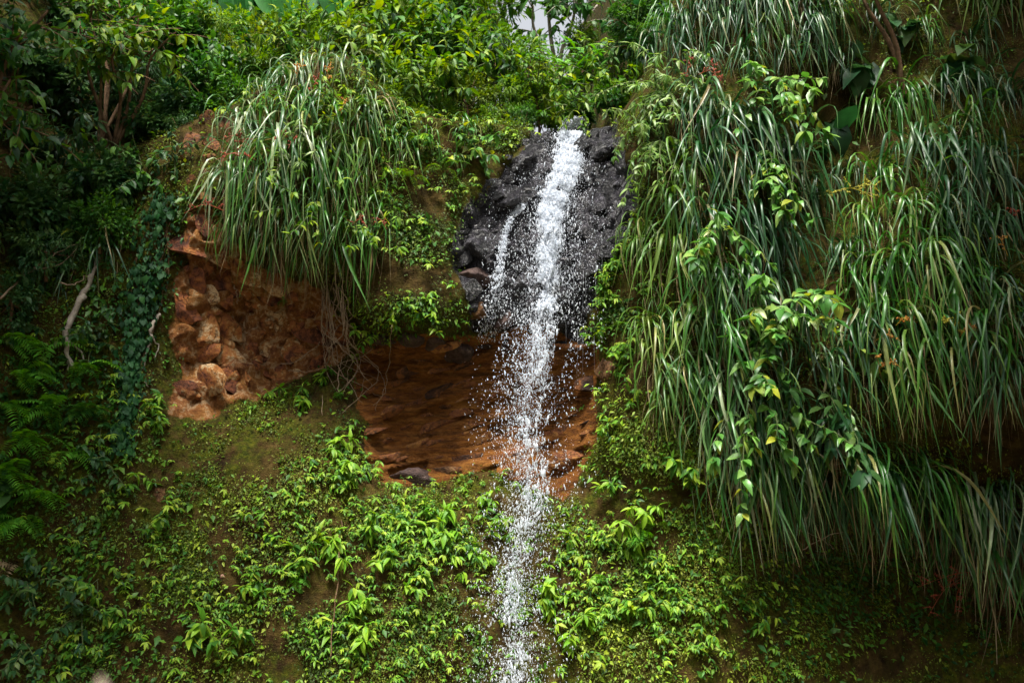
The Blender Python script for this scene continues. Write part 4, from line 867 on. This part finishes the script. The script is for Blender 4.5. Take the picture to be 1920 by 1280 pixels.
def fern(u, v, L, nf, kind, label, seed, group=None, tilt=0):
    g = random.Random(seed); t = thing('fern', H(u, v), label, 'fern', group)
    for k in range(nf):
        az = g.gauss(tilt, .85); o = link('frond', g.choice(FR[kind]), t)
        o.rotation_euler = (g.gauss(-.1, .25), g.gauss(0, .25), math.pi + az); q = L * g.uniform(.7, 1.1); o.scale = (q, q, q)
G_F = 'ferns on the left bank'
for i, (u, v, L, nf, kd) in enumerate([(15, 640, .38, 6, 'fern'), (85, 655, .34, 6, 'fern'), (40, 705, .36, 6, 'deep'), (150, 690, .36, 5, 'fern'), (15, 760, .40, 6, 'fern'), (95, 770, .32, 5, 'deep'), (165, 770, .30, 5, 'deep'), (50, 825, .38, 6, 'fern'), (130, 850, .32, 5, 'fern'), (20, 895, .40, 6, 'fern'), (85, 930, .38, 6, 'fern'), (30, 975, .36, 6, 'deep')]):
    fern(u, v, L * 1.3, nf + 1, 'fern' if i % 3 else kd, 'feathery fern, %s from the top of the fern bank at the left edge' % ORD[i], 700 + i, G_F, tilt=.4)
fern(30, 1060, .45, 3, 'brown', 'withered brown fern at the lower left edge', 720)
for i, (u, v, L, nf, kd, lb) in enumerate([(1585, 505, .32, 5, 'olive', 'yellow-green fern left of the big right cascade'), (1275, 755, .3, 5, 'olive', 'pale fern in the curtain low beside the fall'), (1290, 850, .28, 4, 'olive', 'fern at the foot of the curtain beside the fall'), (1200, 1000, .32, 5, 'fern', 'fern hanging on the wall right of the falling water'), (1250, 985, .28, 4, 'olive', 'olive fern between herbs at lower right of the fall'), (535, 565, .25, 2, 'fern', 'single fern frond hanging below the left overhang'), (830, 320, .34, 5, 'olive', 'yellowish fern on the rim left of the fall'), (770, 335, .36, 6, 'olive', 'yellow-green fern right of the silver strap leaves'), (700, 300, .26, 3, 'olive', 'fern at the right end of the left overhang'), (1135, 1090, .25, 4, 'fern', 'small fern low beside the falling water'), (1420, 1130, .24, 4, 'olive', 'fern on the mossy wall at lower right'), (560, 1080, .22, 4, 'fern', 'fern on the lower left bank beside the thin brown stem'), (600, 210, .25, 4, 'olive', 'yellow-green fern among silver strap leaves'), (640, 740, .2, 3, 'fern', 'small fern beneath the dry vines')]):
    fern(u, v, L, nf, kd, lb, 740 + i)

# ------------------------------------------------------------------ ivy column
g = random.Random(91)
ivp = [(318, 360, 26), (300, 420, 34), (285, 500, 46), (275, 560, 42), (262, 630, 26), (255, 700, 22), (245, 770, 20), (232, 850, 24)]
it = thing('ivy_vine', H(285, 500), 'dense dark blue-green ivy running down the rock in a column', 'ivy'); base = np.array(it.location)
iv = np.array(ivp, float); sb = MB()
for k in range(9):
    f0 = g.random() * .3; q = []
    for j in range(9):
        f = f0 + (1 - f0) * j / 8; i_ = f * (len(iv) - 1); a = [np.interp(i_, range(len(iv)), iv[:, c]) for c in range(3)]
        q.append(H(a[0] + a[2] * math.sin(k * 2.1 + j * .5) * .8, a[1], -.03) - base)
    sb.add(*tube(smooth_path(q, 3), .007, .003, 4))
link('stem', sb.mesh('stem', M_BARK), it)
def ivy_spot():
    f = g.random() ** .8 * (len(iv) - 1); a = [float(np.interp(f, range(len(iv)), iv[:, c])) for c in range(3)]
    return a[0] + g.gauss(0, a[2] * .5), a[1]
pts = [ivy_spot() for _ in range(1700)]; hp = hit([p[0] for p in pts], [p[1] for p in pts])
for k in range(290):
    d = (g.gauss(0, .45), -.35 + g.gauss(0, .2), -.8)
    link('leaf', g.choice(LS['ivy']), it, mat4(one_frame(d, (g.gauss(0, .35), -1, .5)), hp[k] - base + np.array([0, -g.uniform(.06, .16), 0]), g.uniform(.05, .085)))
nn = len(pts) - 290; gg = np.random.default_rng(92)
W, FF, T = scatter(LEAF5, hp[290:] - base + np.stack([np.zeros(nn), -gg.uniform(.02, .12, nn), np.zeros(nn)], 1), frames(np.stack([gg.normal(0, .45, nn), gg.normal(-.35, .2, nn), np.full(nn, -.8)], 1), np.tile([0, -1, .5], (nn, 1)) + gg.normal(0, .3, (nn, 3))), gg.uniform(.035, .065, nn))
o = link('small_leaves', mesh_arrays('small_leaves', W * [1, 1, 1], FF, LM['ivy'][1], tint=T), it); o['kind'] = 'stuff'

# ------------------------------------------------------------------ bushes and trees on the hill
def crown_mesh(seed, kind, n_, leaf, ncl=26, tmpl=LEAF5, flat=.8):
    g = np.random.default_rng(seed); c = g.normal(0, 1, (ncl, 3)); c /= np.linalg.norm(c, axis=1, keepdims=True); c *= g.random((ncl, 1)) ** .45 * [1, .8, flat] * .85
    k = g.integers(0, ncl, n_); q = g.normal(0, 1, (n_, 3)); q /= np.linalg.norm(q, axis=1, keepdims=True)
    P = c[k] + q * (g.random((n_, 1)) ** .5) * g.uniform(.10, .36, ncl)[k][:, None]
    d = q * .8 + c[k] * .6 + g.normal(0, .35, (n_, 3)) + [0, -.15, -.25]
    Rm = frames(d, np.array([0, -.3, 1]) + g.normal(0, .35, (n_, 3)))
    tint = np.clip(g.random(ncl)[k] * .6 + .4 * g.random(n_), 0, 1)
    W, FF, T = scatter(tmpl, P, Rm, leaf * g.uniform(.6, 1.2, n_), tint)
    return mesh_arrays('crown', W, FF, LM[kind][1], tint=T), c
CROWN = {}
for kind, leaf, n_ in (('bush', .15, 1900), ('tree', .15, 1900), ('dark', .15, 1900), ('olive', .12, 2400)):
    CROWN[kind] = [crown_mesh(800 + k * 7 + len(kind), kind, n_, leaf * (1 + .25 * (k - 1)), tmpl=LEAF5 if k != 2 else LEAF5N) for k in range(4)]
def bush(u, v, y, rad, kind, label, name='bush', cat='bush', group=None, var=None, bark=M_BARK):
    c = at(float(u), float(v), float(y)); gz = float(hill_z(c[0], c[1])); gz = min(gz, c[2] - rad * .4)
    b = np.array([c[0], c[1], gz]); t = thing(name, b, label, cat, group); h = c[2] - gz
    me, cl = CROWN[kind][var if var is not None else random.randrange(4)]
    o = link('crown', me, t); o.location = (0, 0, h); o.rotation_euler = (0, 0, random.uniform(-.7, .7)); o.scale = (rad, rad, rad)
    sb = MB(); R0 = .012 + .02 * rad
    tr = smooth_path([(0, 0, -.15), (random.gauss(0, .03), 0, h * .4), (0, 0, h * .95)], 3); sb.add(*tube(tr, R0, R0 * .5, 6))
    for k in range(8):
        e = cl[k] * rad * .9 + [0, 0, h]; s_ = tr[random.randrange(2, len(tr))]
        sb.add(*tube([s_, (s_ + e) / 2 + [0, 0, -.04 * rad], e], R0 * .4, .004, 4))
    link('trunk' if cat == 'tree' else 'stem', sb.mesh('trunk', bark), t); return t
BU = [ # u, v, y, radius, kind, label
 (705, 150, .9, .50, 'bush', 'sunlit yellow-green bush just right of the silver strap leaves'), (790, 165, .8, .45, 'bush', 'sunlit bush on the rim above the yellow ferns'), (870, 185, .7, .38, 'olive', 'low olive bush on the rim left of the stream'), (945, 190, .8, .38, 'bush', 'low bush on the rim next to the dark strap tuft'),
 (1010, 195, 1.0, .36, 'bush', 'bush on the left bank of the stream mouth'), (640, 85, 1.6, .55, 'bush', 'yellow-green bush above the left overhang'), (560, 80, 1.6, .55, 'bush', 'yellow-green bush in front of the banana leaves'), (480, 110, 1.3, .55, 'olive', 'olive bush at the upper left of the overhang'),
 (420, 150, 1.0, .50, 'tree', 'mid green bush above the bare brown rock'), (360, 190, .8, .42, 'dark', 'dark bush at the upper left of the bare rock'), (760, 70, 2.0, .65, 'bush', 'tall bright bush left of centre on the rim'), (850, 90, 1.9, .60, 'bush', 'bright bush in the middle of the rim'), (930, 110, 1.9, .55, 'bush', 'bright bush left of the sky gap'),
 (730, -10, 3.2, .8, 'olive', 'yellow-olive tree behind the rim left of centre'), (830, 0, 3.6, .8, 'tree', 'darker green tree behind the rim in the middle'), (905, 10, 3.4, .65, 'bush', 'green tree at the left side of the sky gap'), (655, 0, 3.0, .65, 'bush', 'green tree right of the banana leaves'),
 (985, 120, 2.2, .45, 'bush', 'yellowish bush below the sky gap'), (1045, 150, 2.0, .36, 'olive', 'small bush behind the stream below the sky gap'), (1160, 130, 1.6, .40, 'tree', 'green bush right of the ginger plant'), (1195, 165, .8, .36, 'bush', 'light green bush on the right bank of the stream mouth'), (1235, 120, .9, .40, 'tree', 'dark green bush above the feathery shrub'),
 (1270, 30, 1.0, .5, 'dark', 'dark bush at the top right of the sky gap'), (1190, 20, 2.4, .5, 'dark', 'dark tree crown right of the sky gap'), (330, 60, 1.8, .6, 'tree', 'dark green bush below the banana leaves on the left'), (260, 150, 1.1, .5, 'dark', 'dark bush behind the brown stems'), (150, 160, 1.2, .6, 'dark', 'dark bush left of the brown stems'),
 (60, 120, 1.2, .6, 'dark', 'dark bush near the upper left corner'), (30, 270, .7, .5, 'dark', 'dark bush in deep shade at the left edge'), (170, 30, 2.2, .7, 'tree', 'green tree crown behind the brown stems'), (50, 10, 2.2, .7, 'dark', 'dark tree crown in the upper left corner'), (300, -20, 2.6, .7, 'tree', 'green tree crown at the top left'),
 (420, 60, 2.0, .5, 'bush', 'yellow-green bush left of the banana leaves'), (500, 135, .7, .32, 'bush', 'low yellow-green bush touching the top of the silver strap leaves'), (445, 180, .5, .28, 'tree', 'low green bush between bare rock and silver strap leaves'), (585, 85, .8, .30, 'bush', 'low bush on top of the left overhang'), (660, 95, .7, .32, 'olive', 'olive bush behind the topmost strap leaves'), (720, 185, .3, .28, 'bush', 'small light bush at the right shoulder of the left overhang'), (770, 222, .35, .24, 'bush', 'small light bush above the brown pocket on the rim'), (830, 215, .5, .26, 'bush', 'small bush behind the short strap tuft'), (910, 225, .5, .22, 'bush', 'small bush over the left shoulder of the fall'), (980, 215, .6, .20, 'tree', 'small dark bush at the left lip of the fall'), (1150, 190, .75, .24, 'tree', 'small bush at the right lip of the fall'), (350, 235, .5, .24, 'dark', 'small dark bush on the left corner of the bare rock'), (200, 330, .1, .4, 'dark', 'dark bush above the broad-leaved shrub'), (60, 380, -.1, .45, 'dark', 'dark bush in the deep shade at mid left'), (20, 560, -.4, .35, 'dark', 'dark bush above the ferns at the left edge'), (90, 470, -.2, .38, 'dark', 'dark bush behind the grey branches'), (190, 420, -.1, .36, 'tree', 'dark green bush just left of the ivy'), (300, 230, .7, .4, 'dark', 'low dark bush left of the bare rock'), (1185, 35, 1.0, .36, 'tree', 'green bush at the right edge of the sky gap'), (1150, 85, 1.3, .3, 'tree', 'small green bush below the sky gap on its right'), (1215, 75, .7, .3, 'tree', 'green bush above the pale feathery shrub'), (1075, 205, 1.9, .34, 'tree', 'dark bush hidden behind the stream mouth'), (1025, 212, 1.5, .26, 'bush', 'small bush behind the left lip of the stream'), (960, 222, 1.3, .28, 'bush', 'low bush behind the dark strap tuft'), (1090, 75, 3.4, .32, 'bush', 'light green crown at the bottom of the sky gap'), (880, 215, 1.0, .3, 'tree', 'low green bush behind the small arching strap plant'), (400, 200, .6, .26, 'tree', 'small bush on top of the bare brown rock')]
for a in BU: bush(*a)
FAR = [(20, -40, 5.5, 1.5, 'dark'), (220, -60, 6.0, 1.6, 'tree'), (430, -50, 6.5, 1.4, 'tree'), (600, -70, 7.0, 1.4, 'tree'), (760, -70, 7.5, 1.3, 'dark'), (880, -60, 7.0, 1.1, 'tree'), (1330, -60, 3.5, 1.1, 'dark'), (960, 130, 6.0, .8, 'tree'), (1060, 150, 6.5, .8, 'tree'), (1150, 120, 6.0, .7, 'dark'), (120, 80, 3.5, 1.1, 'dark'), (300, 90, 3.8, 1.0, 'dark'), (470, 40, 4.2, 1.0, 'dark'), (640, 60, 4.6, 1.0, 'tree'), (780, 80, 4.6, .9, 'tree'), (880, 90, 4.6, .8, 'tree')]
for i, (u, v, y, rad, kd) in enumerate(FAR):
    bush(u, v, y, rad, kd, 'tree in the wood behind the rim', 'forest_tree', 'tree', 'trees in the wood behind the rim', var=i % 4)
# banana plants
def banana(u, v, y, ll, lb, seed):
    g = random.Random(seed); b = A_(u, v, y); gz = min(float(hill_z(b[0], b[1])), b[2] - .1); b = np.array([b[0], b[1], gz]); t = thing('banana_plant', b, lb, 'banana plant')
    sb = MB(); h = ll[0]; sb.add(*tube([(0, 0, -.1), (0, 0, h * .5), (0.02, 0, h)], .06, .035, 8)); link('trunk', sb.mesh('trunk', M_STEM), t)
    for az, el, L in ll[1:]:
        d = (math.sin(R(az)) * math.cos(R(el)), -math.cos(R(az)) * math.cos(R(el)) * .4, math.sin(R(el)))
        link('leaf', g.choice(LS['banana']), t, mat4(one_frame(d, (g.gauss(0, .2), -1, .4)), (0.01, 0, h * .95), L))
banana(450, 85, 2.3, (.5, (-40, 70, 1.1), (20, 78, 1.2), (60, 55, 1.0), (-70, 40, .9)), 'banana plant with broad upright leaves at top left', 1)
banana(530, 80, 2.2, (.45, (-20, 75, 1.0), (30, 70, 1.1), (70, 45, .9), (-60, 50, .9)), 'banana plant with broad leaves behind the yellow-green bush', 2)
banana(620, 80, 2.2, (.45, (-30, 70, .9), (25, 75, 1.0), (60, 50, .9)), 'banana plant nearest the centre on the rim', 3)
banana(200, 190, 1.6, (.4, (-40, 60, 1.0), (20, 70, 1.1), (60, 45, .8)), 'dark banana plant behind the brown stems', 4)
# ginger-like clump under the sky gap
g = random.Random(44); gb = A_(1100, 175, 1.3); gt = thing('ginger_clump', gb, 'upright clump with long pointed bright leaves under the sky gap', 'ginger plant'); sb = MB()
for k in range(15):
    x = g.gauss(0, .16); tip = np.array([x + g.gauss(0, .25), g.gauss(0, .15), g.uniform(.35, .65)]); P_ = smooth_path([(x * .5, 0, -.1), (x, 0, .2), tip], 4); sb.add(*tube(P_, .008, .004, 4))
    for j in range(9):
        f = .3 + .7 * j / 8; p = P_[min(int(f * (len(P_) - 1)), len(P_) - 1)]; sd_ = 1 if j % 2 else -1
        link('leaf', g.choice(LS['ginger']), gt, mat4(one_frame((sd_ * g.uniform(.4, 1), g.gauss(-.1, .4), g.uniform(.2, 1)), (0, -.6, 1)), p, g.uniform(.2, .34)))
link('stem', sb.mesh('stem', M_STEM), gt)

# ------------------------------------------------------------------ roots, twigs and dry vines
def wood(name, label, cat, strands, mat, group=None, part='stem', jit=.008):
    b0 = np.asarray(A_(*strands[0][0][0])); t = thing(name, b0, label, cat, group)
    for pp, r0, r1 in strands:
        b = MB(); b.add(*tube(smooth_path([A_(*p) - b0 for p in pp], 5, jit, random.Random(int(pp[0][0]))), r0, r1, 6, .4)); link(part, b.mesh(part, mat), t)
    return t
def S_(u, v, o=.05): return (u, v, float(H(u, v)[1]) - o)
wood('hanging_root', 'thick bare root hanging down the rock at the left', 'root', [([S_(158, 555, .1), S_(128, 610, .12), S_(124, 650, .1), S_(136, 690, .06)], .035, .018), ([S_(126, 640, .1), S_(150, 655, .1), S_(158, 675, .06)], .014, .006), ([S_(130, 670, .08), S_(128, 695, .05)], .012, .005), ([S_(150, 560, .1), S_(170, 520, .1), S_(185, 480, .05)], .03, .02)], M_PALEBARK)
wood('hanging_root', 'forked pale root coming out of the ivy', 'root', [([S_(300, 590, .08), S_(283, 612, .1), S_(284, 635, .08), S_(276, 655, .05)], .02, .01), ([S_(284, 632, .09), S_(296, 650, .08), S_(290, 672, .05)], .009, .004), ([S_(276, 655, .06), S_(270, 690, .05), S_(262, 705, .05), S_(278, 725, .04)], .007, .004)], M_PALEBARK)
wood('dead_branch', 'thin grey branches reaching across the dark left side', 'branch', [([S_(0, 560, .3), S_(50, 512, .3), S_(95, 480, .3), S_(150, 455, .2)], .012, .005), ([S_(60, 505, .3), S_(110, 498, .3), S_(145, 465, .2)], .006, .003), ([S_(110, 530, .2), S_(140, 533, .2), S_(160, 518, .15)], .008, .004)], M_TWIG)
st = []
for k in range(26):
    u0 = 600 + random.random() * 50; v0 = 530 + random.random() * 40; u2 = u0 + random.gauss(35, 30); v2 = 660 + random.random() * 120
    st.append(([S_(u0, v0, .15), (u0 + random.gauss(8, 12), (v0 + v2) / 2 - 20, float(H(u0, 560)[1]) - random.uniform(.05, .2)), (u0 + random.gauss(25, 22), (v0 * .3 + v2 * .7), float(H(u2, 650)[1]) - random.uniform(.1, .3)), S_(u2, v2, random.uniform(.03, .2))], random.uniform(.003, .0075), .0018))
wood('dry_vine_tangle', 'tangle of dry brown vines hanging between the two orange rock faces', 'vine', st, M_TWIG, jit=.012)
wood('dry_vine', 'thin bare vine looping over the orange recess', 'vine', [([S_(735, 610, .3), S_(730, 670, .25), S_(722, 720, .2), S_(705, 770, .15)], .004, .002), ([S_(680, 670, .2), S_(715, 700, .2), S_(722, 735, .2), S_(700, 760, .15)], .004, .002)], M_TWIG)
wood('dry_twig', 'bare twig sticking out right of the left orange rock', 'twig', [([S_(525, 680, .15), S_(560, 675, .25), S_(600, 640, .3)], .005, .003), ([S_(540, 695, .12), S_(580, 697, .2), S_(610, 690, .2)], .004, .002), ([S_(441, 530, .1), S_(443, 548, .15), S_(446, 570, .15)], .008, .005)], M_TWIG)
wood('thin_stem', 'long thin brown stem rising up the lower wall left of the fall', 'stem', [([S_(620, 1230, .12), S_(627, 1140, .12), S_(634, 1060, .12), S_(640, 975, .1)], .006, .004)], M_BARK)
wood('bare_twig', 'bare forked twig under the right curtain', 'twig', [([S_(1548, 900, .3), S_(1525, 945, .35), S_(1500, 995, .35)], .009, .005), ([S_(1505, 1030, .3), S_(1545, 1008, .35), S_(1590, 993, .35)], .006, .003), ([S_(1540, 1010, .33), S_(1555, 1022, .33), S_(1565, 1028, .3)], .004, .002), ([S_(1495, 993, .3), S_(1530, 1005, .33), S_(1545, 1012, .33)], .005, .003)], M_TWIG)
wood('dry_twig', 'crossed bare twigs at the upper right hollow', 'twig', [([S_(1640, 140, .1), S_(1665, 155, .15), S_(1690, 165, .1)], .008, .005)], M_TWIG)

# ------------------------------------------------------------------ stones
def rock_mesh(sx, sy, sz, mat, seed, cuts=10):
    import bmesh
    bm = bmesh.new(); bmesh.ops.create_icosphere(bm, subdivisions=4, radius=1); g = np.random.default_rng(seed)
    co = np.array([v_.co[:] for v_ in bm.verts])
    for k in range(cuts):
        n_ = g.normal(0, 1, 3); n_ /= np.linalg.norm(n_); h = g.uniform(.55, .85); d = co @ n_; co = co - np.outer(np.maximum(d - h, 0), n_) * .92
    co *= (1 + .45 * fbm(co[:, 0] * 2 + seed, co[:, 1] * 2 + co[:, 2] * 1.7, seed) + .16 * fbm(co[:, 0] * 7 + seed, co[:, 1] * 5 + co[:, 2] * 7, seed + 3))[:, None] * [sx, sy, sz]
    for v_, c_ in zip(bm.verts, co): v_.co = c_
    me = bpy.data.meshes.new('rock'); bm.to_mesh(me); bm.free(); me.materials.append(mat)
    me.polygons.foreach_set('use_smooth', np.full(len(me.polygons), True, bool)); return me
def block_mat(name, stops, scale, rough, spec, bump, crack=(.02, .01, .006)):
    m, t, N, L = newmat(name); out = N('ShaderNodeOutputMaterial'); p = N('ShaderNodeBsdfPrincipled'); geo = N('ShaderNodeNewGeometry'); oi = N('ShaderNodeObjectInfo')
    ns = N('ShaderNodeTexNoise'); ns.inputs['Scale'].default_value = scale; ns.inputs['Detail'].default_value = 10; ns.inputs['Roughness'].default_value = .72; L(geo.outputs['Position'], ns.inputs['Vector'])
    ad = N('ShaderNodeMath'); ad.operation = 'MULTIPLY_ADD'; ad.inputs[1].default_value = .22; L(oi.outputs['Random'], ad.inputs[0]); L(ns.outputs[0], ad.inputs[2])
    sb_ = N('ShaderNodeMath'); sb_.operation = 'SUBTRACT'; sb_.inputs[1].default_value = .11; L(ad.outputs[0], sb_.inputs[0])
    r = ramp(N, stops); L(sb_.outputs[0], r.inputs[0])
    vo = N('ShaderNodeTexNoise'); vo.inputs['Scale'].default_value = scale * 1.7; vo.inputs['Detail'].default_value = 5; vo.inputs['Distortion'].default_value = 1.2; L(geo.outputs['Position'], vo.inputs['Vector'])
    ab = N('ShaderNodeMath'); ab.operation = 'SUBTRACT'; ab.inputs[1].default_value = .5; L(vo.outputs[0], ab.inputs[0]); ab2 = N('ShaderNodeMath'); ab2.operation = 'ABSOLUTE'; L(ab.outputs[0], ab2.inputs[0])
    cr = N('ShaderNodeMapRange'); cr.inputs[1].default_value = 0; cr.inputs[2].default_value = .022; cr.inputs[3].default_value = .75; cr.inputs[4].default_value = 0; L(ab2.outputs[0], cr.inputs[0])
    mx = N('ShaderNodeMixRGB'); mx.inputs[2].default_value = (*crack, 1); L(cr.outputs[0], mx.inputs[0]); L(r.outputs[0], mx.inputs[1]); L(mx.outputs[0], p.inputs['Base Color'])
    p.inputs['Roughness'].default_value = rough; p.inputs['Specular IOR Level'].default_value = spec
    n2 = N('ShaderNodeTexNoise'); n2.inputs['Scale'].default_value = scale * 4; n2.inputs['Detail'].default_value = 8; n2.inputs['Roughness'].default_value = .7; L(geo.outputs['Position'], n2.inputs['Vector'])
    h = N('ShaderNodeMath'); h.operation = 'MULTIPLY_ADD'; h.inputs[1].default_value = -.5; L(cr.outputs[0], h.inputs[0]); L(n2.outputs[0], h.inputs[2])
    b = N('ShaderNodeBump'); b.inputs['Strength'].default_value = bump; b.inputs['Distance'].default_value = .03; L(h.outputs[0], b.inputs['Height']); L(b.outputs[0], p.inputs['Normal']); L(p.outputs[0], out.inputs[0]); return m
M_OB = block_mat('orange_block', [(.34, (.05, .02, .013)), (.44, (.17, .058, .027)), (.5, (.27, .095, .027)), (.56, (.30, .135, .04)), (.62, (.48, .35, .20)), (.68, (.26, .11, .045)), (.78, (.14, .055, .035))], 5, .85, .2, .8)
M_BED = block_mat('bedded_rock', [(.34, (.022, .010, .006)), (.44, (.075, .029, .011)), (.5, (.19, .068, .015)), (.56, (.12, .038, .016)), (.62, (.29, .125, .028)), (.72, (.20, .095, .036))], 5, .75, .3, .9)
M_WETB = block_mat('wet_black_block', [(.34, (.003, .003, .004)), (.48, (.007, .0065, .009)), (.58, (.017, .015, .021)), (.67, (.06, .055, .068)), (.78, (.15, .14, .16))], 9, .22, .6, 1.0, crack=(.004, .004, .005))
def piece_mesh(mat, seed):
    import bmesh
    bm = bmesh.new(); bmesh.ops.create_icosphere(bm, subdivisions=3, radius=1); g = np.random.default_rng(seed)
    co = np.array([v_.co[:] for v_ in bm.verts])
    for k in range(13):
        n_ = g.normal(0, 1, 3) * [1, 1.3, 1]; n_ /= np.linalg.norm(n_); d = co @ n_; co = co - np.outer(np.maximum(d - g.uniform(.35, .72), 0), n_)
    co *= (1 + .10 * fbm(co[:, 0] * 4 + seed, co[:, 1] * 3 + co[:, 2] * 4, seed))[:, None]
    for v_, c_ in zip(bm.verts, co): v_.co = c_
    me = bpy.data.meshes.new('rock_block'); bm.to_mesh(me); bm.free(); me.materials.append(mat)
    return me
PIECES = {k: [piece_mesh(m_, 900 + i) for i in range(9)] for k, m_ in (('ob', M_OB), ('bed', M_BED), ('wet', M_WETB))}
def pieces(poly, nn, kind, w0, w1, hr0, hr1, dep, tilt, seed, sep_, inset=.03):
    g = np.random.default_rng(seed); sd_ = poly_sd(X[:, :NF], Z[:, :NF], poly); ok = np.argwhere(sd_ > inset); g.shuffle(ok); done = []
    for i, j in ok:
        p = Pg[i, j]; wv = g.uniform(w0, w1)
        if any((p[0] - q[0])**2 + ((p[2] - q[2]) * 1.5)**2 < (sep_ * (wv + q[3]))**2 for q in done): continue
        done.append((p[0], p[1], p[2], wv)); hv = wv * g.uniform(hr0, hr1)
        o = link('rock_block', PIECES[kind][g.integers(9)], cliff); o.location = p + [0, dep * wv * .35, 0]
        o.rotation_euler = (g.normal(0, .15), tilt + g.normal(0, .12), g.normal(0, .2)); o.scale = (wv, dep * wv, hv)
        if len(done) >= nn: break
pieces(OR1, 44, 'ob', .12, .34, .4, .85, .20, .55, 41, .40, .13)
pieces(OR1, 26, 'ob', .05, .13, .5, 1.0, .35, .4, 45, .8, .02)
pieces(OR2, 80, 'bed', .14, .46, .14, .36, .26, -R(17), 42, .48, .06)
pieces(WET, 130, 'wet', .06, .21, .4, .9, .42, -.35, 43, .52, .0)
pieces(OR3, 12, 'bed', .08, .2, .5, 1.0, .3, .1, 44, .6, .06)
M_R1 = rough_mat('purple_brown_rock', [(.3, (.02, .011, .010)), (.5, (.06, .035, .03)), (.7, (.13, .085, .07))], 14, .6, 1.0)
M_R2 = rough_mat('orange_brown_rock', [(.3, (.04, .018, .008)), (.5, (.12, .055, .02)), (.7, (.24, .13, .05))], 14, .75, 1.0)
M_R3 = rough_mat('pink_stone', [(.3, (.2, .1, .07)), (.6, (.36, .2, .15))], 12, .7)
M_R4 = rough_mat('pale_stone', [(.3, (.12, .085, .06)), (.6, (.20, .15, .11))], 5, .8)
for u, v, wp, hp_, mt, lb in [(722, 632, 34, 16, M_R1, 'dark slab at the left end of the ledge over the orange recess'), (768, 628, 30, 18, M_R1, 'dark wet slab in the middle of the ledge'), (806, 634, 30, 18, M_R1, 'purple-brown slab on the ledge near the dry tuft'), (850, 650, 36, 28, M_R1, 'large purple-brown block at the right end of the ledge'), (885, 578, 30, 22, M_R2, 'brown block jutting out beside the side trickle'), (1141, 690, 22, 34, M_R2, 'orange-brown stone stuck in moss right of the fall'),
    (775, 905, 50, 30, M_R1, 'dark boulder under the left end of the orange recess'), (835, 892, 34, 22, M_R2, 'brown lump below the orange recess'), (516, 1032, 11, 13, M_R3, 'small pinkish stone in the mossy bank'), (419, 1081, 14, 12, M_R3, 'small reddish stone lower on the mossy bank'), (300, 930, 30, 16, M_R2, 'brown stone bare of moss on the left bank'), (955, 590, 40, 26, M_R1, 'wet purple block behind the side trickle'), (880, 520, 44, 22, M_R1, 'grey wet block at the lower left of the black stone')]:
    p = H(u, v); k = (p[1] - CAM[1]) / FPX
    o = tag(link('rock', rock_mesh(wp * k * 1.1, .12 + wp * k * .4, hp_ * k * 1.1, mt, int(u), 12)), lb, 'rock'); o.location = p + [0, .10, 0]; o.rotation_euler = (random.gauss(0, .1), random.gauss(0, .12), random.gauss(0, .15))
for u, v, y, sz, lb in [(125, 1352, -8.55, .06, 'pale blurred stone close to the camera at the bottom left')]:
    p = A_(u, v, y); hgt = p[2] + .45
    o = tag(link('boulder', rock_mesh(sz * 1.4, sz, hgt * .55 + .1, M_R4 if u < 200 else M_R1, int(u), 9)), lb, 'boulder'); o.location = (p[0], p[1], -.45 + hgt * .45)

# ------------------------------------------------------------------ unseen trees added beyond the view to shade the cliff's edges
for i, (x, y, z, rad) in enumerate([(-9.5, -9, 5, 3.2), (-8.3, -4.5, 5.5, 2.6), (-12, -15, 6, 4), (-6, -19, 6, 4.2), (0, -21, 6, 4.5), (6.5, -19, 6, 4.2), (12, -15, 6, 4), (9.5, -9, 5, 3.2), (8.6, -4.5, 5.5, 2.6), (-3, -24, 11, 5), (5, -25, 11, 5), (-13, -8, 10, 4), (13, -8, 10, 4), (-5.3, -2.9, 9, 2.4), (-4.3, -4.3, 9.4, 1.9), (4.3, -4.2, 9.4, 1.8), (5.0, -2.9, 9.2, 2.7), (6.6, -1.6, 10.4, 2.4), (-6.8, -1.6, 9.8, 2.4), (-8, -3.6, 8, 2.8), (8, -3.6, 8, 2.8), (-8, 1.0, 10, 2.8), (8.2, 1.0, 11, 2.8)]):
    t = thing('added_shade_tree', (x, y, -.45), 'unseen tree added beyond the view to shade the cliff', 'tree', 'unseen trees added for shade')
    o = link('crown', CROWN['dark'][i % 4][0], t); o.location = (0, 0, z + .45); o.scale = (rad,) * 3; o.rotation_euler = (0, 0, i * 1.3)
    b = MB(); b.add(*tube([(0, 0, -.2), (.1, 0, z * .5), (0, .1, z + .4)], .22, .1, 8)); link('trunk', b.mesh('trunk', M_BARK), t)
